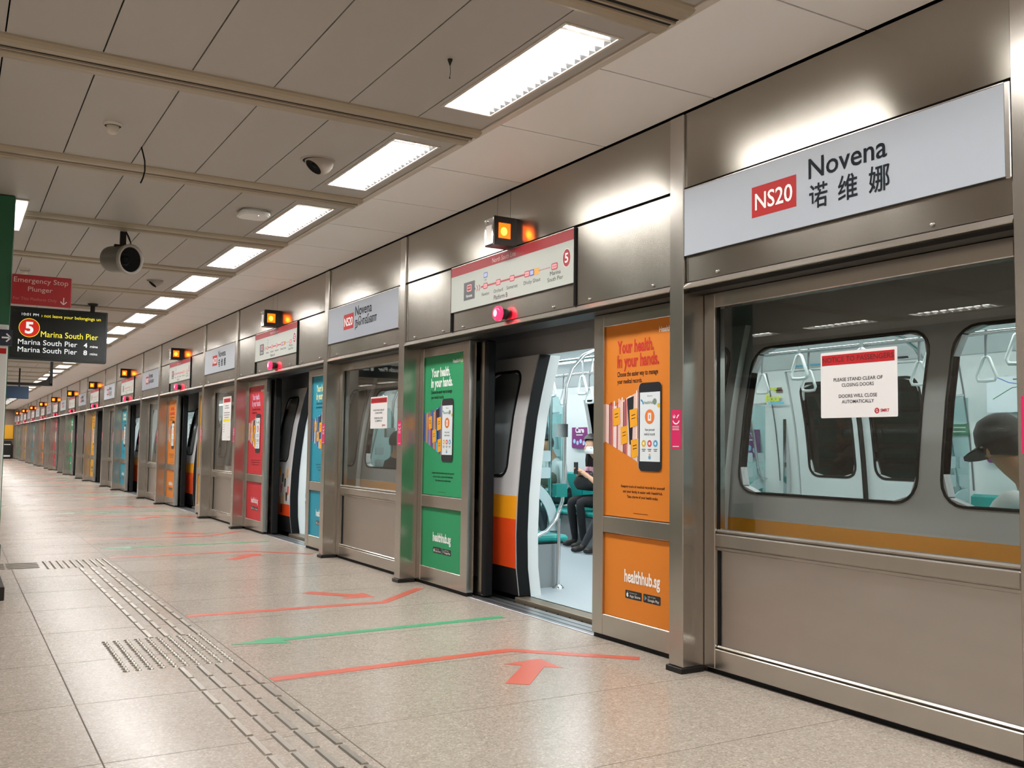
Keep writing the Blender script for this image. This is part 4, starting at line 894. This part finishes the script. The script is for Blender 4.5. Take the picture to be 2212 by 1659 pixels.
passenger('person with black hair on the near bench, seen through the window under the Tamil name', dict(hip=(4.33, 9.95, .56), f=(1, .2), lean=.02, head=(.02, 0)), cloth_k, cloth_k, arm=skin_a, hair='short')
t, J, f, l = passenger('person in dark cap and white shirt bowed forward behind the large front window', dict(hip=(4.36, 2.36, .56), f=(.12, 1), lean=.20, head=(.15, 0), hands=((4.34, 2.86, .86), (4.46, 2.84, .84))), cloth_w, cloth_g, arm=cloth_w, skin_=skin_a, hair='short', hm=mat('hair_brown', '#2c1c18', .5))
m = MB(); c = J['mid'][0] + UP * .035 - f * .005; dn = (f * .92 - UP * .38).normalized(); up2 = (UP * .92 + f * .38).normalized()
m.lathe([(.118, -.02), (.118, .02), (.108, .07), (.08, .11), (.04, .128), (0, .132)], c, up2, cap_m, 26)
vs = []; 
for i in range(9):
    a = math.radians(-70 + 140 * i / 8)
    for r_ in (.112, .112 + .10 * math.cos(a) ** .7): vs.append(c + l * r_ * math.sin(a) * (1 if r_ < .113 else .82) + dn * r_ * math.cos(a) - up2 * (.012 + (.02 if r_ > .113 else 0)))
for o_ in (0, .006): m.add([v + up2 * o_ for v in vs], [(2 * i, 2 * i + 1, 2 * i + 3, 2 * i + 2) for i in range(8)], cap_m, True)
part('cap', m, t, 'dark cap with brim')
# lit fitting fixed to the ceiling behind the pillar
t = thing('surface_light', 'lit white ceiling fitting glimpsed beside the top of the green pillar', 'light', (.40, 8.76, ZC)); m = MB(); m.box(.356, .45, 8.2, 9.32, ZC - .012, ZC, trimw); part('tray', m, t)
m = MB(); m.box(.362, .44, 8.215, 9.305, ZC - .035, ZC - .012, mat('diffuser_glow', '#f4f2ee', .4, emit=1.6, ecol='#fffdf8')); part('diffuser', m, t)
# ------------------------------------------------------------------ floor markings
fr_red = mat('floor_tape_red', '#c4604e', .35); fr_grn = mat('floor_tape_green', '#4a9c70', .35)
def strip(m, pts, w, mt, z=.0016):
    n_ = len(pts); L = []; R = []
    for i, q in enumerate(pts):
        a = Vector(pts[max(i - 1, 0)]); b = Vector(pts[min(i + 1, n_ - 1)]); d = (b - a).normalized(); nn = Vector((-d.y, d.x)); p = Vector(q)
        k = 1.0
        if 0 < i < n_ - 1: k = 1 / max(.5, abs(nn.dot(Vector((-(p - a).normalized().y, (p - a).normalized().x)))))
        L.append((p + nn * w / 2 * k)); R.append((p - nn * w / 2 * k))
    for i in range(n_ - 1): m.prism([tuple(L[i]), tuple(R[i]), tuple(R[i + 1]), tuple(L[i + 1])], 2, .0004, z, mt)
def make_marks():
    yc = 5.85; out = []
    for s_, nm in ((-1, 'right'), (1, 'left')):
        m = MB(); strip(m, [(1.46, yc + s_ * 1.0), (2.89, yc + s_ * .95), (3.44, yc + s_ * 1.48)], .082, fr_red)
        out.append(('floor_guide_line', m, 'bent red floor line %s of the green arrow, ' % nm, (2.4, yc + s_, 0)))
        m = MB(); ax = Vector((.68, -s_ * .73)).normalized(); tip = Vector((2.93, yc + s_ * 1.22)); q = Vector((-ax.y, ax.x)); hb = tip - ax * .19; tail = tip - ax * .60
        m.prism([tuple(tip), tuple(hb + q * .165), tuple(hb + q * .062), tuple(tail + q * .062), tuple(tail - q * .062), tuple(hb - q * .062), tuple(hb - q * .165)], 2, .0004, .0016, fr_red)
        out.append(('floor_arrow', m, 'short red floor arrow on the %s, pointing in at ' % nm, (tip.x - .3, tip.y, 0)))
    m = MB(); y = yc - .02
    m.prism([(1.49, y - .05), (1.82, y + .065), (1.80, y + .0), (3.40, y + .075), (3.40, y - .005), (1.80, y - .075), (1.82, y - .16)][::-1], 2, .0004, .0016, fr_grn)
    out.append(('floor_arrow', m, 'long green floor arrow leading out of ', (2.45, y, 0)))
    return out
for nm, m, lab, loc in make_marks():
    d = m.data(nm, loc)
    for i in range(NB):
        o = bpy.data.objects.new(nm, d); COL.objects.link(o); o.location = Vector(loc) + Vector((0, P * i, 0)); l2 = lab + ('the ' + bayname(i)); 
        l2 = l2.replace(', the ', ', at the ')
        props(o, l2, 'floor marking', 'floor lines and arrows at the doorways', 'thing')
# ------------------------------------------------------------------ tactile paving
tac = mat('tactile_steel', '#b3ada4', .3, 1)
def bar(m, x, y0, y1, w=.034, h=.006):
    m.prism([(x + a, b) for a, b in ((-w / 2, 0), (w / 2, 0), (w / 2 - .006, h), (-w / 2 + .006, h))], 1, y0 + .004, y1 - .004, tac)
def barx(m, y, x0, x1, w=.034, h=.006):
    m.prism([(y + a, b) for a, b in ((-w / 2, 0), (w / 2, 0), (w / 2 - .006, h), (-w / 2 + .006, h))], 0, x0, x1, tac)
def barpath(name, label, rows, y0, y1, pitch, loc):
    t = thing(name, label, 'tactile paving', loc, 'tactile guiding bars'); proto = None; bars = []
    k = 0; y = y1
    nn = int((y1 - y0) / pitch)
    for k in range(nn):
        for r_, x in enumerate(rows): bars.append((x, y0 + k * pitch))
    keep, rest = bars[:100], bars[100:]
    for x, y in keep:
        if proto is None: m = MB(); bar(m, x, y, y + pitch - .02); proto = part('guide_bar', m, t); p0 = (x, y)
        else: c = proto.copy(); COL.objects.link(c); c.location = Vector((x - p0[0], y - p0[1], 0)); c.parent = t
    if rest:
        m = MB()
        for x, y in rest: bar(m, x, y, y + pitch - .02)
        part('guide_bar', m, t)['kind'] = 'stuff'
    return t
ROWS = [1.11, 1.205, 1.30, 1.395]
barpath('tactile_guide_path', 'raised steel guiding bars in four rows, from the front edge to the stud patch', ROWS, 2.6, 5.33, .273, (1.25, 4, 0))
barpath('tactile_guide_path', 'raised steel guiding bars in four rows, between the two stud patches', ROWS, 6.19, 9.86, .282, (1.25, 8, 0))
def studs(label, xs_, ys_, loc):
    t = thing('tactile_stud_patch', label, 'tactile paving', loc, 'tactile stud patches'); proto = None; q = [(x, y) for y in ys_ for x in xs_]
    pr = [(.0175, 0), (.0165, .003), (.012, .006), (0, .0064)]
    for x, y in q[:100]:
        if proto is None: m = MB(); m.lathe(pr, (x, y, 0), (0, 0, 1), tac, 12); proto = part('stud', m, t); p0 = (x, y)
        else: c = proto.copy(); COL.objects.link(c); c.location = Vector((x - p0[0], y - p0[1], 0)); c.parent = t
    m = MB()
    for x, y in q[100:]: m.lathe(pr, (x, y, 0), (0, 0, 1), tac, 10)
    if q[100:]: part('stud', m, t)['kind'] = 'stuff'
studs('square patch of round steel studs beside the guiding bars, nearer one', [.845 + .0605 * k for k in range(10)], [5.36 + .058 * k for k in range(15)], (1.12, 5.7, 0))
studs('square patch of round steel studs at the far end of the guiding bars', [.845 + .0605 * k for k in range(10)], [9.90 + .058 * k for k in range(11)], (1.12, 10.2, 0))
t = thing('tactile_guide_path', 'raised steel guiding bars running left from the far stud patch towards the pillar', 'tactile paving', (.3, 10.2, 0), 'tactile guiding bars')
for q in range(4):
    for k in range(4): m = MB(); barx(m, 10.05 + q * .12, .80 - (k + 1) * .29, .80 - k * .29 - .02, .05, .006); part('guide_bar', m, t)
# ------------------------------------------------------------------ things on the ceiling
cream = mat('cream_plastic', '#d2cabd', .4); camgrey = mat('camera_grey', '#a39a90', .35)
t = thing('smoke_detector', 'small round cream smoke detector on the near ceiling panels', 'smoke detector', (.743, 5.93, ZC), 'smoke detectors')
m = MB(); m.lathe([(.052, 0), (.052, -.012), (.046, -.016)], (.743, 5.93, ZC), (0, 0, 1), cream, 20); part('base', m, t)
m = MB(); m.lathe([(.034, -.016), (.036, -.034), (.030, -.055), (.018, -.062), (0, -.063)], (.743, 5.93, ZC), (0, 0, 1), cream, 20); part('head', m, t)
dup(t, (.0, 5.62, 0), 'small round cream smoke detector far above the red emergency sign', 'smoke detectors'); t2 = [o for o in COL.objects if o.name.startswith('smoke_detector.')][0]; t2.location = (.62, 11.6, ZC)
m = MB(); m.tube([(.962, 6.32, ZC + .01), (.972, 6.31, ZC - .03), (.985, 6.30, ZC - .09), (.988, 6.30, ZC - .15), (.978, 6.30, ZC - .20), (.965, 6.30, ZC - .235)], .0045, black, 6)
solo('hanging_cable', m, 'thin black cable end hanging from a ceiling joint', 'cable', (.965, 6.3, ZC))
def eyeball(x, y, label, sc=1.0):
    t = thing('ceiling_camera', label, 'camera', (x, y, ZC), 'swivel cameras in the ceiling'); c = Vector((x, y, ZC)); m = MB()
    m.lathe([(.098 * sc, 0), (.098 * sc, -.004), (.085 * sc, -.006)], c, (0, 0, 1), camgrey, 28); m.lathe([(.085 * sc, -.0061), (0, -.0062)], c, (0, 0, 1), dark, 28); part('rim', m, t)
    ax = Vector((-.62, -.05, -.78)).normalized(); m = MB(); R_ = .082 * sc; o = c + Vector((.012, 0, .0))
    prof = [(R_ * math.sin(a), R_ * math.cos(a)) for a in [math.radians(q) for q in range(110, 44, -8)]]; prof.append((R_ * .64, R_ * .70)); m.lathe(prof, o, ax, camgrey, 28); part('ball', m, t)
    m = MB(); m.lathe([(R_ * .64, R_ * .69), (R_ * .5, R_ * .5), (.001, R_ * .48)], o, ax, dark, 24); m.lathe([(R_ * .22, R_ * .49), (R_ * .2, R_ * .58), (0, R_ * .62)], o, ax, black, 16); part('lens', m, t)
eyeball(2.005, 5.97, 'grey swivel ball camera in the ceiling beside the second visible ceiling light', 1.15); eyeball(1.965, 11.55, 'small grey swivel ball camera in the ceiling above the far display')
t = thing('wireless_access_point', 'flat white rounded access point with a blue light on the ceiling', 'access point', (2.03, 7.60, ZC)); m = MB()
for z0, z1, w in ((0, -.018, .098), (-.018, -.040, .118)): m.prism(rr(2.03 - w, 2.03 + w, 7.60 - w, 7.60 + w, .06, 6), 2, ZC + z1, ZC + z0, white)
m.prism(rr(2.03 - .108, 2.03 + .108, 7.492, 7.708, .06, 6), 2, ZC - .047, ZC - .040, white); part('body', m, t)
m = MB(); m.lathe([(.005, 0), (.004, -.003), (0, -.004)], (2.05, 7.52, ZC - .047), (0, 0, 1), mat('led_blue_glow', '#9fb8ff', .3, emit=4), 10); part('indicator', m, t)
t = thing('hanging_speaker', 'grey cylindrical loudspeaker with round grille hanging under the ceiling beam', 'loudspeaker', (1.235, 8.85, ZC)); spk = mat('speaker_grey', '#6f6a62', .4, .3)
m = MB(); m.box(1.205, 1.255, 8.84, 8.87, ZC - .15, ZC - .03, darkm); m.box(1.16, 1.30, 8.83, 8.88, ZC - .165, ZC - .15, darkm); part('bracket', m, t)
m = MB(); ax = Vector((.52, -.84, -.10)).normalized(); c = Vector((1.215, 8.86, ZC - .275))
m.lathe([(0, .16), (.08, .155), (.108, .13), (.115, .09), (.115, -.10)], c, -ax, spk, 30); m.lathe([(.115, -.10), (.132, -.105), (.134, -.135), (.122, -.142), (.108, -.13)], c, -ax, camgrey, 30); part('housing', m, t)
m = MB(); m.lathe([(.109, -.125), (.06, -.06), (.035, -.05), (.035, -.08), (0, -.085)], c, -ax, black, 26); part('cone', m, t)
m = MB()
for k in range(2): m.tube([(1.25, 8.85, ZC - .02), (1.27 + .01 * k, 8.84, ZC - .08), (1.295, 8.84, ZC - .13), (1.29 - .01 * k, 8.85, ZC - .18)], .004, black, 6)
part('cable', m, t)
t = thing('ceiling_hook', 'small broken dark fitting with a dangling wire on the ceiling by the nearest light', 'fitting', (2.0, 4.03, ZC)); m = MB()
m.lathe([(.013, 0), (.012, -.006), (.002, -.032)], (2.0, 4.03, ZC), (0, 0, 1), darkm, 8); part('anchor', m, t)
m = MB(); m.tube([(2.0, 4.03, ZC - .03), (2.003, 4.03, ZC - .06), (2.0, 4.03, ZC - .09)], .0015, black, 5); m.ball((2.0, 4.03, ZC - .092), .004, black, 8, 5); part('wire', m, t)
# ------------------------------------------------------------------ pillar at the left, signs
pgreen = mat('pillar_green', '#1f5a3c', .35, noise=.08, nscale=2); gloss_w = mat('pillar_white_gloss', '#d6d6d2', .12, coat=.4)
t = thing('advert_pillar', 'green clad pillar with a glossy white panel at the left edge', 'pillar', (-.2, 8.55, 0))
m = MB(); m.cbox(-.85, .352, 8.12, 9.0, .42, 3.055, pgreen, .006); part('cladding', m, t, 'green cladding')
m = MB(); m.cbox(-.86, .362, 8.10, 9.02, .0, .42, mat('pillar_base_green', '#2c4436', .4), .006); m.cbox(-.87, .40, 8.09, 9.03, 0, .10, darkm, .004); part('base', m, t, 'dark green base')
m = MB(); m.cbox(-.84, .345, 8.07, 8.118, .58, 2.06, gloss_w, .006); part('panel', m, t, 'glossy white panel')
m = MB(); m.box(-.84, .372, 8.05, 8.07, 1.90, 2.02, mat('plate_navy', '#232838', .3)); p = Print(m, (-.2, 8.05, 1.9), (1, 0, 0), (0, 0, 1), (0, -1, 0)); p.line([(.50, .06), (.56, .06)], .012, white, 1); p.line([(.53, .09), (.56, .06), (.53, .03)], .010, white, 1); part('direction_plate', m, t, 'dark direction plate')
m = MB(); p = Print(m, (-.2, 8.068, 1.9), (1, 0, 0), (0, 0, 1), (0, -1, 0)); p.rect(.48, .535, -.06, -.02, red_s, 1); part('red_mark', m, t)
t = thing('emergency_sign', 'red Emergency Stop Plunger sign sticking out from the green pillar', 'sign', (.56, 8.1, 2.23)); er = mat('emergency_red', '#a02026', .35)
m = MB(); m.cbox(.352, .766, 8.085, 8.115, 2.225, 2.455, er, .006); part('panel', m, t)
m = MB(); p = Print(m, (.352, 8.085, 2.225), (1, 0, 0), (0, 0, 1), (0, -1, 0)); pale = mat('sign_pale_print', '#d8b8b0', .5)
p.text('Emergency Stop', .012, .17, .038, pale, 1, .375); p.text('Plunger', .11, .105, .036, pale, 1, .17); p.text('For This Platform Only', .012, .035, .022, mat('sign_faint_print', '#c07068', .5), 1, .30)
p.line([(.36, .075), (.36, .02)], .006, white, 1); p.line([(.338, .043), (.36, .02), (.382, .043)], .006, white, 1); part('lettering', m, t)
t = thing('train_display', 'dark hanging departure display reading Marina South Pier', 'display', (1.2, 14, 2.25)); scr = mat('display_dark', '#23292a', .25)
m = MB(); m.cbox(.60, 1.79, 13.98, 14.10, 2.243, 2.945, mat('display_case', '#2c3234', .35), .01); part('case', m, t)
m = MB(); m.box(.625, 1.765, 13.974, 13.98, 2.27, 2.92, scr); part('screen', m, t)
m = MB(); p = Print(m, (.60, 13.974, 2.243), (1, 0, 0), (0, 0, 1), (0, -1, 0)); ye = mat('display_yellow_glow', '#f0e040', .4, emit=.9, ecol='#f2e23c'); we = mat('display_white_glow', '#f0f4f4', .4, emit=.75, ecol='#eef6f6'); re_ = mat('display_red_glow', '#d23028', .4, emit=.55, ecol='#d8281c')
pr = lambda: (lambda mm: (mm, Print(mm, (.60, 13.974, 2.243), (1, 0, 0), (0, 0, 1), (0, -1, 0))))(MB())
m, p = pr(); p.text('10:01 PM', .14, .585, .034, we, 1, .20); part('clock_lettering', m, t)
m, p = pr(); p.text('› not leave your belongings un', .37, .578, .042, ye, 1, .73); part('message_lettering', m, t)
m, p = pr(); p.circle(.235, .425, .125, ye, 1, 30); p.circle(.235, .425, .119, re_, 2, 30); p.text('5', .235, .355, .145, we, 3, .10, 'C', bold=.03); part('route_badge', m, t, 'red round badge with a five')
m, p = pr(); p.text('Marina South Pier', .375, .315, .078, ye, 1, .70); part('destination_lettering', m, t)
for n_, b in (('4', .205), ('8', .105)): 
    m, p = pr(); p.text('Marina South Pier', .11, b, .068, we, 1, .71); part('arrival_lettering', m, t)
    m, p = pr(); p.text(n_, .90, b, .062, we, 1, .045, bold=.01); p.text('mins', .98, b + .002, .036, we, 1, .095); part('minutes_lettering', m, t)
m = MB(); m.tube([(1.60, 14.04, 2.945), (1.60, 14.04, ZC)], .03, darkm, 12); m.lathe([(.07, 0), (.06, -.03), (.03, -.04)], (1.60, 14.04, ZC), (0, 0, 1), darkm, 16); part('hanger', m, t)
t = thing('sign_gantry', 'dark U shaped hanging sign frame with a corner gusset below the display', 'sign frame', (1.0, 20, 2.24)); m = MB()
m.box(1.58, 1.63, 19.97, 20.05, 2.24, ZC, darkm); part('upright', m, t)
m = MB(); m.box(.1, 1.63, 19.97, 20.05, 2.215, 2.262, darkm); part('crossbar', m, t)
m = MB(); m.prism([(1.58, 2.262), (1.58, 2.42), (1.52, 2.33), (1.35, 2.262)], 1, 19.985, 20.035, darkm); part('gusset', m, t)
t = thing('hanging_sign', 'dark blue hanging direction sign far down the platform', 'sign', (1.2, 28, 2.26)); m = MB(); m.cbox(.6, 1.73, 27.96, 28.05, 2.26, 2.585, mat('sign_navy', '#25405c', .4), .008); part('panel', m, t)
m = MB(); m.tube([(1.5, 28, 2.585), (1.5, 28, ZC)], .02, darkm, 8); part('hanger', m, t); m = MB(); m.tube([(.8, 28, 2.585), (.8, 28, ZC)], .02, darkm, 8); part('hanger', m, t)
m = MB(); m.cbox(2.45, 3.38, Y1 - .05, Y1 - .003, 1.22, 2.08, mat('end_sign_amber', '#e0a21c', .4), .005); solo('wall_board', m, 'yellow board on the far end wall', 'board', (2.9, Y1 - .02, 1.22))
t = thing('equipment_cabinet', 'dark cabinet with a pale lower panel under the yellow board', 'cabinet', (2.95, Y1 - .25, 0)); m = MB(); m.cbox(2.6, 3.3, Y1 - .5, Y1 - .02, 0, 1.1, darkm, .01); part('body', m, t)
m = MB(); m.box(2.66, 3.24, Y1 - .505, Y1 - .5, .12, .22, white); part('front_panel', m, t)
m = MB(); m.box(2.66, 3.24, Y1 - .505, Y1 - .5, .85, .90, white); part('front_panel', m, t)
